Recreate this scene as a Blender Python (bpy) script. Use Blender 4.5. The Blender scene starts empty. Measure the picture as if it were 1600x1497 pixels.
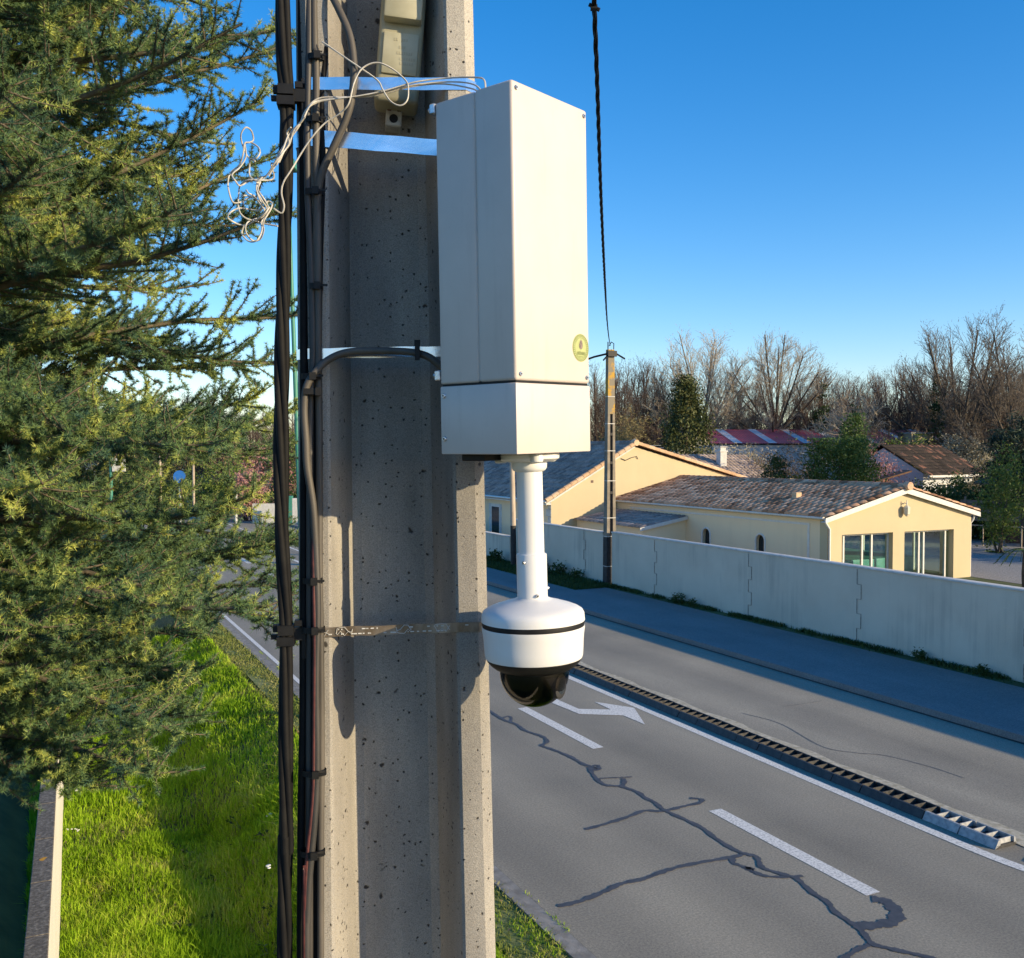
import bpy, bmesh, math, random
import numpy as np
from mathutils import Vector, Matrix

random.seed(7); RNG = np.random.default_rng(7)
R = math.radians
S = bpy.context.scene
COL = S.collection

# ------------------------------------------------------------------ camera
CAMZ = 4.8; PITCH = math.atan(43.5/1500)
cam = bpy.data.cameras.new('camera'); camo = bpy.data.objects.new('camera', cam); COL.objects.link(camo)
camo.location = (0, 0, CAMZ); camo.rotation_euler = (R(90)-PITCH, 0, 0)
cam.sensor_width = 36; cam.lens = 33.75; cam.clip_start = 0.05; cam.clip_end = 3000
S.camera = camo
# ------------------------------------------------------------------ sky, sun, exposure
SUN_AZ = -28.5; SUN_EL = 15.5          # azimuth measured from +X, counter clockwise
sd = Vector((math.cos(R(SUN_AZ))*math.cos(R(SUN_EL)), math.sin(R(SUN_AZ))*math.cos(R(SUN_EL)), math.sin(R(SUN_EL))))
W = bpy.data.worlds.new('World'); S.world = W; W.use_nodes = True
nt = W.node_tree; bg = nt.nodes['Background']
sky = nt.nodes.new('ShaderNodeTexSky'); sky.sky_type = 'NISHITA'; sky.sun_disc = False
sky.sun_elevation = R(SUN_EL); sky.sun_rotation = R(90-SUN_AZ)
sky.air_density = 1.0; sky.dust_density = 0.3; sky.ozone_density = 3.0; sky.altitude = 0
hs = nt.nodes.new('ShaderNodeHueSaturation'); hs.inputs['Saturation'].default_value = 1.36
nt.links.new(sky.outputs[0], hs.inputs['Color']); mu_ = nt.nodes.new('ShaderNodeMix'); mu_.data_type = 'RGBA'; mu_.blend_type = 'MULTIPLY'; mu_.inputs[0].default_value = 1; mu_.inputs[7].default_value = (.97, .885, .97, 1)
nt.links.new(hs.outputs[0], mu_.inputs[6]); nt.links.new(mu_.outputs[2], bg.inputs[0]); bg.inputs[1].default_value = 0.15
sl = bpy.data.lights.new('sun', 'SUN'); sl.energy = 4.1; sl.angle = R(0.53); sl.color = (1.0, 0.80, 0.50)
so = bpy.data.objects.new('sun', sl); COL.objects.link(so); so.rotation_euler = sd.to_track_quat('Z', 'Y').to_euler()
S.view_settings.view_transform = 'Standard'; S.view_settings.look = 'None'
S.view_settings.gamma = 1; S.view_settings.exposure = 0.78; S.view_settings.use_curve_mapping = False

# ------------------------------------------------------------------ frames
TH = math.atan(740/1500); CT, ST = math.cos(TH), math.sin(TH)
def RD(D, t): return (CT*D - ST*t, ST*D + CT*t)              # road frame -> world xy
def W3(D, t, z=0.0): return Vector((CT*D - ST*t, ST*D + CT*t, z))
CP, SP = math.cos(PITCH), math.sin(PITCH)
def P(px, py, d):                                             # a measured point at a known distance
    a = (px-800)/1500*d; b = (748.5-py)/1500*d
    return Vector((a, d*CP + b*SP, CAMZ - d*SP + b*CP))
def G(px, py, z=0.0):                                         # a measured point on the ground
    q = P(px, py, 1.0) - Vector((0, 0, CAMZ))
    k = (z-CAMZ)/q.z
    return Vector((q.x*k, q.y*k, z))

# ------------------------------------------------------------------ materials
def newmat(name):
    m = bpy.data.materials.new(name); m.use_nodes = True
    n = m.node_tree.nodes; b = n['Principled BSDF']
    return m, m.node_tree, b
def node(nt, t, **kw):
    n = nt.nodes.new(t)
    for k, v in kw.items():
        if k in n.inputs: n.inputs[k].default_value = v
        else: setattr(n, k, v)
    return n
def coords(nt, scale=(1, 1, 1), kind='Object'):
    tc = nt.nodes.new('ShaderNodeTexCoord'); mp = nt.nodes.new('ShaderNodeMapping')
    mp.inputs['Scale'].default_value = scale
    nt.links.new(tc.outputs[kind], mp.inputs[0]); return mp.outputs[0]
def ramp(nt, src, stops):
    r = nt.nodes.new('ShaderNodeValToRGB'); e = r.color_ramp.elements
    while len(e) < len(stops): e.new(0.5)
    for i, (p, c) in enumerate(stops):
        e[i].position = p; e[i].color = (*c, 1) if len(c) == 3 else c
    nt.links.new(src, r.inputs[0]); return r.outputs[0]
def mixc(nt, fac, a, b, mode='MIX'):
    m = nt.nodes.new('ShaderNodeMix'); m.data_type = 'RGBA'; m.blend_type = mode
    for s, v in ((m.inputs[0], fac), (m.inputs[6], a), (m.inputs[7], b)):
        if hasattr(v, 'is_linked') or hasattr(v, 'links'): nt.links.new(v, s)
        elif isinstance(v, (tuple, list)): s.default_value = (*v, 1) if len(v) == 3 else v
        else: s.default_value = v
    return m.outputs[2]
def noise(nt, co, scale, detail=4, rough=.55):
    n = node(nt, 'ShaderNodeTexNoise'); n.inputs['Scale'].default_value = scale
    n.inputs['Detail'].default_value = detail; n.inputs['Roughness'].default_value = rough
    nt.links.new(co, n.inputs['Vector']); return n.outputs[0]
def bump(nt, b, h, strength=.3, dist=.01):
    bp = nt.nodes.new('ShaderNodeBump'); bp.inputs['Strength'].default_value = strength; bp.inputs['Distance'].default_value = dist
    nt.links.new(h, bp.inputs['Height']); nt.links.new(bp.outputs[0], b.inputs['Normal'])
def M_noise(name, c1, c2, scale=5, rough=.8, bmp=0, bscale=None, metal=0, stretch=(1, 1, 1), lo=.35, hi=.65, spec=.5, bdist=.01):
    m, nt, b = newmat(name)
    co = coords(nt, stretch)
    n = noise(nt, co, scale)
    nt.links.new(ramp(nt, n, [(lo, c1), (hi, c2)]), b.inputs['Base Color'])
    b.inputs['Roughness'].default_value = rough; b.inputs['Metallic'].default_value = metal
    b.inputs['Specular IOR Level'].default_value = spec
    if bmp: bump(nt, b, noise(nt, co, bscale or scale*6), bmp, bdist)
    return m
def M_leaf(name, c1, c2, c3=None, trans=.25, rough=.6, spec=.3, nscale=1.2, amp=1.6, isl=.55):
    m, nt, b = newmat(name)
    g = nt.nodes.new('ShaderNodeNewGeometry')
    st = [(0, c1), (1, c2)] if c3 is None else [(0, c1), (.6, c2), (1, c3)]
    n = noise(nt, coords(nt), nscale, 3)
    mm = nt.nodes.new('ShaderNodeMath'); mm.operation = 'MULTIPLY_ADD'; mm.inputs[1].default_value = isl
    n2 = nt.nodes.new('ShaderNodeMath'); n2.operation = 'MULTIPLY_ADD'; n2.inputs[1].default_value = amp; n2.inputs[2].default_value = .25-amp*.5
    nt.links.new(n, n2.inputs[0]); nt.links.new(g.outputs['Random Per Island'], mm.inputs[0]); nt.links.new(n2.outputs[0], mm.inputs[2])
    c = ramp(nt, mm.outputs[0], st)
    nt.links.new(c, b.inputs['Base Color']); b.inputs['Roughness'].default_value = rough
    b.inputs['Specular IOR Level'].default_value = spec
    if trans:
        t = nt.nodes.new('ShaderNodeBsdfTranslucent'); mx = nt.nodes.new('ShaderNodeMixShader'); mx.inputs[0].default_value = trans
        out = nt.nodes['Material Output']
        nt.links.new(c, t.inputs[0]); nt.links.new(b.outputs[0], mx.inputs[1]); nt.links.new(t.outputs[0], mx.inputs[2]); nt.links.new(mx.outputs[0], out.inputs[0])
    return m

def concrete():
    m, nt, b = newmat('aged_concrete')
    co = coords(nt)
    big = noise(nt, coords(nt, (3, 3, .8)), 1.6, 5)
    fine = noise(nt, co, 400, 3, .7)
    c = ramp(nt, big, [(.3, (.19, .18, .165)), (.5, (.285, .27, .245)), (.7, (.40, .375, .33))])
    f = ramp(nt, fine, [(.34, (.6, .6, .6)), (.5, (1, 1, 1)), (.66, (1.28, 1.27, 1.24))])
    c = mixc(nt, .85, c, f, 'MULTIPLY')
    # air holes of two sizes
    out = c; hs_ = []
    for sc, thr, cellthr in ((30, .17, .76), (75, .22, .66), (12, .09, .8)):
        v = node(nt, 'ShaderNodeTexVoronoi'); v.inputs['Scale'].default_value = sc
        wob = nt.nodes.new('ShaderNodeVectorMath'); wob.operation = 'ADD'
        nn = node(nt, 'ShaderNodeTexNoise'); nn.inputs['Scale'].default_value = sc*1.7
        nt.links.new(co, nn.inputs['Vector'])
        scl = nt.nodes.new('ShaderNodeVectorMath'); scl.operation = 'SCALE'; scl.inputs['Scale'].default_value = .6/sc
        nt.links.new(nn.outputs['Color'], scl.inputs[0]); nt.links.new(co, wob.inputs[0]); nt.links.new(scl.outputs[0], wob.inputs[1])
        nt.links.new(wob.outputs[0], v.inputs['Vector'])
        near = node(nt, 'ShaderNodeMapRange'); near.inputs['From Min'].default_value = thr*.55; near.inputs['From Max'].default_value = thr
        near.inputs['To Min'].default_value = 1; near.inputs['To Max'].default_value = 0
        nt.links.new(v.outputs['Distance'], near.inputs['Value'])
        sep = nt.nodes.new('ShaderNodeSeparateColor'); nt.links.new(v.outputs['Color'], sep.inputs[0])
        gt = nt.nodes.new('ShaderNodeMath'); gt.operation = 'GREATER_THAN'; gt.inputs[1].default_value = cellthr; nt.links.new(sep.outputs[0], gt.inputs[0])
        mu = nt.nodes.new('ShaderNodeMath'); mu.operation = 'MULTIPLY'; nt.links.new(near.outputs[0], mu.inputs[0]); nt.links.new(gt.outputs[0], mu.inputs[1])
        out = mixc(nt, mu.outputs[0], out, (.05, .045, .04))
        hs_.append(mu.outputs[0])
    nt.links.new(out, b.inputs['Base Color']); b.inputs['Roughness'].default_value = .92; b.inputs['Specular IOR Level'].default_value = .25
    s1 = nt.nodes.new('ShaderNodeMath'); s1.operation = 'ADD'; nt.links.new(hs_[0], s1.inputs[0]); nt.links.new(hs_[1], s1.inputs[1])
    h = nt.nodes.new('ShaderNodeMath'); h.operation = 'MULTIPLY_ADD'; h.inputs[1].default_value = -1.0; nt.links.new(s1.outputs[0], h.inputs[0])
    fm = nt.nodes.new('ShaderNodeMath'); fm.operation = 'MULTIPLY'; fm.inputs[1].default_value = .35; nt.links.new(fine, fm.inputs[0]); nt.links.new(fm.outputs[0], h.inputs[2])
    bump(nt, b, h.outputs[0], .8, .004)
    return m
def asphalt(name, base, tint=(1, 1, 1), tracks=True):
    m, nt, b = newmat(name)
    co = coords(nt)
    grain = noise(nt, co, 38, 6, .85)
    big = noise(nt, coords(nt, (1, .12, 1)), .9, 4)
    blot = noise(nt, co, .55, 4)
    lo = tuple(base*.9*x for x in tint); hi = tuple(base*1.16*x for x in tint)
    c = ramp(nt, big, [(.3, lo), (.7, hi)])
    c = mixc(nt, .8, c, ramp(nt, blot, [(.3, (.86, .86, .86)), (.7, (1.1, 1.09, 1.07))]), 'MULTIPLY')
    c = mixc(nt, .8, c, ramp(nt, grain, [(.33, (.5, .5, .5)), (.5, (1, 1, 1)), (.66, (1.55, 1.53, 1.48))]), 'MULTIPLY')
    if tracks:
        w = nt.nodes.new('ShaderNodeSeparateXYZ'); nt.links.new(co, w.inputs[0])
        sn = nt.nodes.new('ShaderNodeMath'); sn.operation = 'SINE'; mu = nt.nodes.new('ShaderNodeMath'); mu.operation = 'MULTIPLY'; mu.inputs[1].default_value = 3.4
        nt.links.new(w.outputs[0], mu.inputs[0]); nt.links.new(mu.outputs[0], sn.inputs[0])
        mr = node(nt, 'ShaderNodeMapRange'); mr.inputs['From Min'].default_value = -1; nt.links.new(sn.outputs[0], mr.inputs['Value'])
        c = mixc(nt, .7, c, ramp(nt, mr.outputs[0], [(0, (.86, .86, .86)), (1, (1.12, 1.11, 1.08))]), 'MULTIPLY')
    nt.links.new(c, b.inputs['Base Color']); b.inputs['Roughness'].default_value = .85; b.inputs['Specular IOR Level'].default_value = .35
    bump(nt, b, grain, .5, .006)
    return m
def tiles(name, stops, stain=(.05, .045, .04), sfac=.5):
    m, nt, b = newmat(name)
    tc = nt.nodes.new('ShaderNodeTexCoord')
    fl = nt.nodes.new('ShaderNodeVectorMath'); fl.operation = 'FLOOR'; nt.links.new(tc.outputs['UV'], fl.inputs[0])
    wn = nt.nodes.new('ShaderNodeTexWhiteNoise'); wn.noise_dimensions = '2D'; nt.links.new(fl.outputs[0], wn.inputs['Vector'])
    c = ramp(nt, wn.outputs['Value'], stops)
    n = noise(nt, coords(nt), 1.7, 5)
    n2 = noise(nt, coords(nt), 14, 4)
    f = ramp(nt, n, [(.45, (0, 0, 0)), (.7, (sfac,)*3)])
    c = mixc(nt, f, c, stain)
    c = mixc(nt, .6, c, ramp(nt, n2, [(.3, (.6, .6, .6)), (.7, (1.25, 1.25, 1.25))]), 'MULTIPLY')
    nt.links.new(c, b.inputs['Base Color']); b.inputs['Roughness'].default_value = .88; b.inputs['Specular IOR Level'].default_value = .2
    return m
def render_wall(name, c1, c2, streak=.5, scol=(.1, .1, .1)):
    m, nt, b = newmat(name)
    co = coords(nt)
    n = noise(nt, co, .8, 5)
    st0 = noise(nt, coords(nt, (3, 3, .10)), 1.3, 6, .75); bl = noise(nt, coords(nt, (1, 1, .6)), .9, 3)
    mm_ = nt.nodes.new('ShaderNodeMath'); mm_.operation = 'MULTIPLY'; nt.links.new(st0, mm_.inputs[0]); nt.links.new(bl, mm_.inputs[1])
    st = mm_.outputs[0]
    fine = noise(nt, co, 60, 3)
    c = ramp(nt, n, [(.3, c1), (.7, c2)])
    c = mixc(nt, ramp(nt, st, [(.27, (0, 0, 0)), (.42, (streak,)*3)]), c, scol)
    c = mixc(nt, .3, c, ramp(nt, fine, [(.3, (.8, .8, .8)), (.7, (1.15, 1.15, 1.15))]), 'MULTIPLY')
    nt.links.new(c, b.inputs['Base Color']); b.inputs['Roughness'].default_value = .9; b.inputs['Specular IOR Level'].default_value = .2
    bump(nt, b, fine, .25, .004)
    return m
def paint(name, c, rough=.4, var=.06, spec=.4, metal=0):
    return M_noise(name, tuple(x*(1-var) for x in c), tuple(min(1, x*(1+var)) for x in c), 7, rough, .04, 120, metal, spec=spec, bdist=.002)
def glass(name, tint=(.75, .82, .8), refl=1.0):
    m, nt, b = newmat(name); nt.nodes.remove(b)
    g = nt.nodes.new('ShaderNodeBsdfGlossy'); g.inputs['Roughness'].default_value = .01
    t = nt.nodes.new('ShaderNodeBsdfTransparent'); t.inputs[0].default_value = (*tint, 1)
    lf = nt.nodes.new('ShaderNodeLayerWeight'); lf.inputs[0].default_value = .5; pw = nt.nodes.new('ShaderNodeMath'); pw.operation = 'POWER'; pw.inputs[1].default_value = 4; nt.links.new(lf.outputs['Facing'], pw.inputs[0])
    lw = nt.nodes.new('ShaderNodeMath'); lw.operation = 'MULTIPLY_ADD'; lw.inputs[1].default_value = .75; lw.inputs[2].default_value = .06; nt.links.new(pw.outputs[0], lw.inputs[0])
    mx = nt.nodes.new('ShaderNodeMixShader'); out = nt.nodes['Material Output']
    nt.links.new(lw.outputs[0], mx.inputs[0]); nt.links.new(t.outputs[0], mx.inputs[1]); nt.links.new(g.outputs[0], mx.inputs[2]); nt.links.new(mx.outputs[0], out.inputs[0])
    return m

MT = dict(
    concrete=concrete(),
    asphalt=asphalt('road_asphalt', .25, (1, .915, .73)), asphalt2=asphalt('far_lane_asphalt', .26, (1, .915, .73)),
    pave=asphalt('pavement_asphalt', .19, (1, .97, .95), False),
    sealthin=M_noise('faint_crack', (.13, .125, .115), (.19, .18, .165), 9, .8),
    seal=M_noise('bitumen_seal', (.05, .05, .054), (.085, .083, .085), 9, .6, .2, 60, lo=.3, hi=.7),
    mark=M_noise('road_paint', (.42, .41, .38), (.74, .72, .66), 34, .8, .25, 90, lo=.34, hi=.56),
    kerb=M_noise('kerb_concrete', (.17, .16, .14), (.29, .275, .245), 6, .9, .4, 80),
    sand=M_noise('sandy_debris', (.33, .29, .2), (.55, .5, .38), 9, .95, .6, 50),
    rubber=M_noise('black_separator', (.012, .012, .014), (.035, .034, .034), 12, .6, .2, 60),
    rung=M_noise('dusty_rung', (.022, .021, .019), (.06, .056, .048), 12, .8, .2, 60),
    whiteplastic=M_noise('white_separator', (.22, .23, .235), (.40, .40, .39), 14, .55, .1, 60),
    earth=M_noise('grassy_earth', (.035, .055, .012), (.085, .105, .03), 1.5, .95, .5, 25),
    mown=M_noise('mown_verge', (.09, .14, .025), (.24, .24, .08), 9, .95, .6, 60),
    gravel=M_noise('gravel', (.16, .155, .145), (.36, .35, .33), 22, .95, .6, 60),
    boxpaint=M_noise('cream_enclosure_paint', (.385, .38, .36), (.42, .415, .395), 1.5, .42, .05, 300, lo=.3, hi=.7, bdist=.001),
    campaint=M_noise('white_camera_paint', (.45, .455, .465), (.48, .485, .495), 3, .38, .03, 250, lo=.3, hi=.7, bdist=.001),
    blackplastic=M_noise('black_plastic', (.007, .007, .008), (.014, .014, .014), 30, .55, .1, 200, bdist=.001, spec=.25),
    cableblack=M_noise('black_cable', (.005, .005, .006), (.010, .010, .010), 20, .7, .15, 90, bdist=.001, spec=.18),
    cablebrown=M_noise('dusty_cable', (.045, .04, .034), (.095, .083, .068), 14, .6, .15, 90, stretch=(1, 1, .3), bdist=.001),
    cablegrey=M_noise('grey_cable', (.025, .024, .023), (.055, .05, .046), 14, .55, .15, 90, stretch=(1, 1, .3), bdist=.001),
    cablered=M_noise('red_printed_cable', (.05, .012, .012), (.12, .03, .025), 40, .55),
    wirewhite=M_noise('white_wire', (.38, .36, .32), (.54, .52, .47), 30, .5, lo=.3, hi=.7),
    steel=M_noise('polished_steel_band', (.70, .71, .72), (.88, .89, .90), 9, .24, .25, 14, 1.0, bdist=.004),
    steelrust=M_noise('printed_steel_band', (.13, .085, .045), (.36, .32, .28), 16, .34, .15, 40, .55, stretch=(1, 1, .6)),
    zinc=M_noise('zinc_screw', (.45, .45, .46), (.65, .65, .66), 60, .35, .1, 200, .9),
    oldplastic=M_noise('aged_cream_plastic', (.26, .24, .15), (.40, .375, .26), 9, .6, .15, 60, bdist=.002),
    oldplastic2=M_noise('aged_cream_lid', (.30, .28, .18), (.43, .41, .29), 9, .55, .1, 60, bdist=.002),
    greybracket=M_noise('grey_bracket', (.34, .34, .31), (.48, .48, .44), 40, .6),
    bark=M_noise('bark', (.05, .04, .03), (.12, .095, .07), 6, .95, .6, 40, stretch=(3, 3, .6)),
    barkpale=M_noise('pale_bark', (.20, .17, .13), (.36, .315, .24), 4, .95, .4, 30),
    twigbrown=M_noise('brown_twigs', (.07, .047, .035), (.14, .096, .07), .5, .95),
    twigpale=M_noise('pale_twigs', (.30, .25, .185), (.46, .39, .29), .5, .95),
    twigdark=M_noise('dark_twigs', (.08, .066, .053), (.16, .13, .10), .5, .95),
    cedarbark=M_noise('cedar_bark', (.08, .065, .045), (.17, .135, .09), 9, .95, .5, 60),
    cedar=M_leaf('cedar_needles', (.035, .09, .07), (.16, .25, .085), (.56, .60, .14), .2, .55, .25, 3.2, 3.0, .4),
    grass=M_leaf('grass_blades', (.14, .28, .012), (.36, .54, .025), (.58, .60, .11), .45, .6, .12, .9),
    drygrass=M_leaf('dry_grass', (.12, .18, .03), (.25, .27, .07), (.40, .36, .15), .3, .7, .15, .9),
    petal=M_noise('flower_petal', (.6, .6, .5), (.75, .75, .7), 5, .7),
    yellowpetal=M_noise('yellow_petal', (.6, .42, .02), (.7, .55, .03), 5, .7),
    ivy=M_leaf('ivy_leaf', (.012, .03, .008), (.03, .065, .015), (.06, .10, .025), .15),
    hedge=M_leaf('hedge_leaf', (.02, .045, .010), (.05, .085, .018), (.10, .125, .03), .2),
    conifer=M_leaf('conifer_leaf', (.03, .05, .016), (.075, .09, .025), (.15, .145, .045), .1, nscale=.6),
    bamboo=M_leaf('bamboo_leaf', (.03, .065, .014), (.07, .125, .026), (.13, .18, .04), .25, nscale=.7),
    pine=M_leaf('pine_leaf', (.010, .026, .016), (.028, .05, .028), (.05, .075, .04), .1, nscale=.7),
    willow=M_leaf('yellow_twig_leaf', (.15, .125, .05), (.24, .20, .085), (.32, .27, .13), .2, nscale=.8),
    drybush=M_leaf('dry_bush_leaf', (.13, .09, .05), (.21, .15, .085), (.28, .21, .12), .2, nscale=.8),
    palebush=M_leaf('pale_bush_leaf', (.25, .22, .15), (.36, .32, .22), (.48, .44, .33), .2, nscale=.8),
    pink=M_leaf('pink_blossom', (.30, .13, .12), (.42, .22, .20), (.5, .3, .27), .2),
    limegreen=M_leaf('light_green_leaf', (.08, .13, .02), (.14, .19, .035), (.21, .25, .06), .3),
    beige=render_wall('beige_render', (.49, .405, .255), (.53, .44, .28), .12, (.4, .31, .2)),
    cream=render_wall('cream_render', (.78, .62, .41), (.82, .66, .44), .1, (.4, .36, .28)),
    greywall=render_wall('grey_boundary_render', (.53, .48, .39), (.61, .56, .46), .38, (.22, .22, .2)),
    joint=M_noise('dark_joint', (.2, .185, .16), (.36, .34, .30), 12, .9),
    coping=M_noise('pale_coping', (.48, .47, .44), (.6, .59, .55), 5, .85, .2, 60),
    whitetrim=paint('white_trim', (.60, .585, .55)),
    tile=tiles('canal_tiles', [(0, (.22, .115, .065)), (.25, (.48, .26, .15)), (.55, (.62, .37, .23)), (.8, (.70, .47, .32)), (1, (.30, .17, .10))], (.08, .065, .05), .25),
    tilegrey=tiles('weathered_shaded_tiles', [(0, (.22, .18, .16)), (.4, (.36, .29, .25)), (.7, (.45, .36, .31)), (1, (.27, .22, .19))], (.12, .105, .10), .5),
    tiledark=tiles('dark_brown_tiles', [(0, (.022, .018, .016)), (.4, (.036, .029, .026)), (.88, (.055, .042, .037)), (1, (.22, .11, .08))], (.03, .026, .022), .6),
    rake=tiles('rake_tiles', [(0, (.48, .30, .17)), (.5, (.58, .38, .22)), (1, (.64, .46, .30))], (.3, .2, .12), .3),
    redmetal=M_noise('red_sheet_roof', (.70, .09, .10), (.80, .14, .14), 1.2, .5, .1, 20),
    roofsheet=M_noise('translucent_roof_sheet', (.55, .52, .52), (.68, .66, .66), 2, .5),
    block=render_wall('pale_blockwork', (.42, .44, .47), (.52, .53, .55), .3, (.25, .25, .25)),
    darkwood=M_noise('dark_wood', (.045, .03, .022), (.09, .06, .04), 6, .8, .3, 40),
    greywood=M_noise('weathered_planks', (.14, .12, .10), (.26, .225, .19), 5, .9, .4, 40, stretch=(1, 1, 4)),
    brownroof=M_noise('rusty_sheet', (.18, .085, .04), (.32, .17, .085), 3, .8, .2, 30),
    shutter=paint('brown_shutter', (.10, .055, .04), .6),
    glass=glass('window_glass', (.86, .93, .9)),
    darkglass=paint('dark_pane', (.02, .028, .035), .06, .1, .6),
    room=paint('room_wall', (.68, .62, .5), .9),
    pool=M_noise('turquoise_cover', (.08, .30, .31), (.14, .40, .40), 3, .5),
    poleblack=M_noise('pole_black', (.014, .013, .013), (.032, .03, .028), 6, .75, .2, 40),
    lichen=M_noise('lichen_concrete', (.20, .175, .13), (.42, .25, .04), 3.2, .9, .3, 40, lo=.50, hi=.6),
    poleconc=M_noise('pole_concrete', (.15, .13, .10), (.25, .215, .165), 4, .9, .3, 60),
    polewood=M_noise('pale_wood_pole', (.34, .27, .2), (.5, .41, .31), 4, .85, .3, 30, stretch=(2, 2, .3)),
    copinggrey=None,
    wallcream=render_wall('cream_wall_side', (.70, .64, .50), (.76, .70, .55), .15, (.5, .42, .3)),
    greenpaint=paint('green_lamp_post', (.05, .22, .16), .5),
    bluesign=paint('blue_sign', (.03, .16, .5), .4),
    lampglass=paint('lamp_glass', (.6, .56, .45), .2),
    sticker=M_noise('green_gold_sticker', (.33, .37, .13), (.42, .45, .19), 60, .5, lo=.3, hi=.7),
    stickerink=paint('sticker_ink', (.17, .20, .06), .5),
    stickeremblem=M_noise('emblem_ink', (.10, .075, .06), (.28, .2, .17), 240, .5),
)
def lichen_coping():
    m, nt, b = newmat('lichen_coping'); co = coords(nt)
    n = noise(nt, co, 30, 5, .7); v = noise(nt, co, 5.5, 2)
    c = ramp(nt, n, [(.3, (.05, .043, .034)), (.5, (.12, .105, .085)), (.7, (.26, .235, .195))])
    c = mixc(nt, ramp(nt, v, [(.68, (0, 0, 0)), (.72, (1, 1, 1))]), c, (.55, .27, .02))
    nt.links.new(c, b.inputs['Base Color']); b.inputs['Roughness'].default_value = .95
    bump(nt, b, n, .6, .006); return m
MT['copinggrey'] = lichen_coping()
def smoked():
    m, nt, b = newmat('smoked_dome'); nt.nodes.remove(b)
    g = nt.nodes.new('ShaderNodeBsdfGlossy'); g.inputs['Roughness'].default_value = .015
    t = nt.nodes.new('ShaderNodeBsdfTransparent'); t.inputs[0].default_value = (.46, .42, .36, 1)
    fr = nt.nodes.new('ShaderNodeFresnel'); fr.inputs[0].default_value = 1.55
    mx = nt.nodes.new('ShaderNodeMixShader')
    nt.links.new(fr.outputs[0], mx.inputs[0]); nt.links.new(t.outputs[0], mx.inputs[1]); nt.links.new(g.outputs[0], mx.inputs[2])
    nt.links.new(mx.outputs[0], nt.nodes['Material Output'].inputs[0]); return m
MT['smoked'] = smoked()
def dusty(name, base, k, streak):
    m, nt, b = newmat(name); co = coords(nt)
    n = noise(nt, coords(nt, (14, 14, 1.3)), 2.5, 5, .65); n2 = noise(nt, co, 9, 4); n3 = noise(nt, co, 170, 2)
    c = ramp(nt, n2, [(.3, tuple(x*.95 for x in base)), (.7, tuple(x*1.04 for x in base))])
    c = mixc(nt, ramp(nt, n, [(.55, (0, 0, 0)), (.8, (streak,)*3)]), c, tuple(x*.55*y for x, y in zip(base, (1, .95, .85))))
    c = mixc(nt, ramp(nt, n3, [(.70, (0, 0, 0)), (.78, (k,)*3)]), c, tuple(x*.5 for x in base))
    nt.links.new(c, b.inputs['Base Color']); b.inputs['Roughness'].default_value = .42; b.inputs['Specular IOR Level'].default_value = .4
    bump(nt, b, n3, .04, .001); return m
MT['boxpaint'] = dusty('cream_enclosure_paint', (.57, .505, .46), .3, .2)
MT['campaint'] = dusty('white_camera_paint', (.68, .675, .66), .15, .1)

# ------------------------------------------------------------------ object helpers
def tag(o, label=None, cat=None, group=None, kind=None):
    if label: o['label'] = label
    if cat: o['category'] = cat
    if group: o['group'] = group
    if kind: o['kind'] = kind
    return o
def thing(name, label, cat, loc=(0, 0, 0), rot=(0, 0, 0), group=None):
    o = bpy.data.objects.new(name, None); COL.objects.link(o); o.empty_display_size = .1
    o.location = loc; o.rotation_euler = rot
    return tag(o, label, cat, group)
def mat_of(o): return Matrix.LocRotScale(o.location, o.rotation_euler, o.scale)
def np_mesh(name, verts, faces, mat, parent=None, loc=None, uv=None, smooth=False):
    """verts (N,3); faces = int array (F,k) or list of such arrays"""
    fl = faces if isinstance(faces, list) else [faces]
    me = bpy.data.meshes.new(name)
    verts = np.asarray(verts, dtype=np.float32)
    me.vertices.add(len(verts)); me.vertices.foreach_set('co', verts.ravel())
    loops = np.concatenate([f.ravel() for f in fl]).astype(np.int32)
    tot = np.concatenate([np.full(len(f), f.shape[1]) for f in fl]).astype(np.int32)
    start = np.concatenate([[0], np.cumsum(tot)[:-1]]).astype(np.int32)
    me.loops.add(len(loops)); me.loops.foreach_set('vertex_index', loops)
    me.polygons.add(len(tot)); me.polygons.foreach_set('loop_start', start); me.polygons.foreach_set('loop_total', tot)
    if smooth: me.polygons.foreach_set('use_smooth', np.ones(len(tot), dtype=bool))
    if uv is not None:
        l = me.uv_layers.new(name='UVMap'); l.data.foreach_set('uv', np.asarray(uv, dtype=np.float32)[loops].ravel())
    me.update(calc_edges=True)
    if mat: me.materials.append(MT[mat] if isinstance(mat, str) else mat)
    o = bpy.data.objects.new(name, me); COL.objects.link(o)
    if parent: o.parent = parent
    if loc is not None: o.location = loc
    return o
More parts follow.
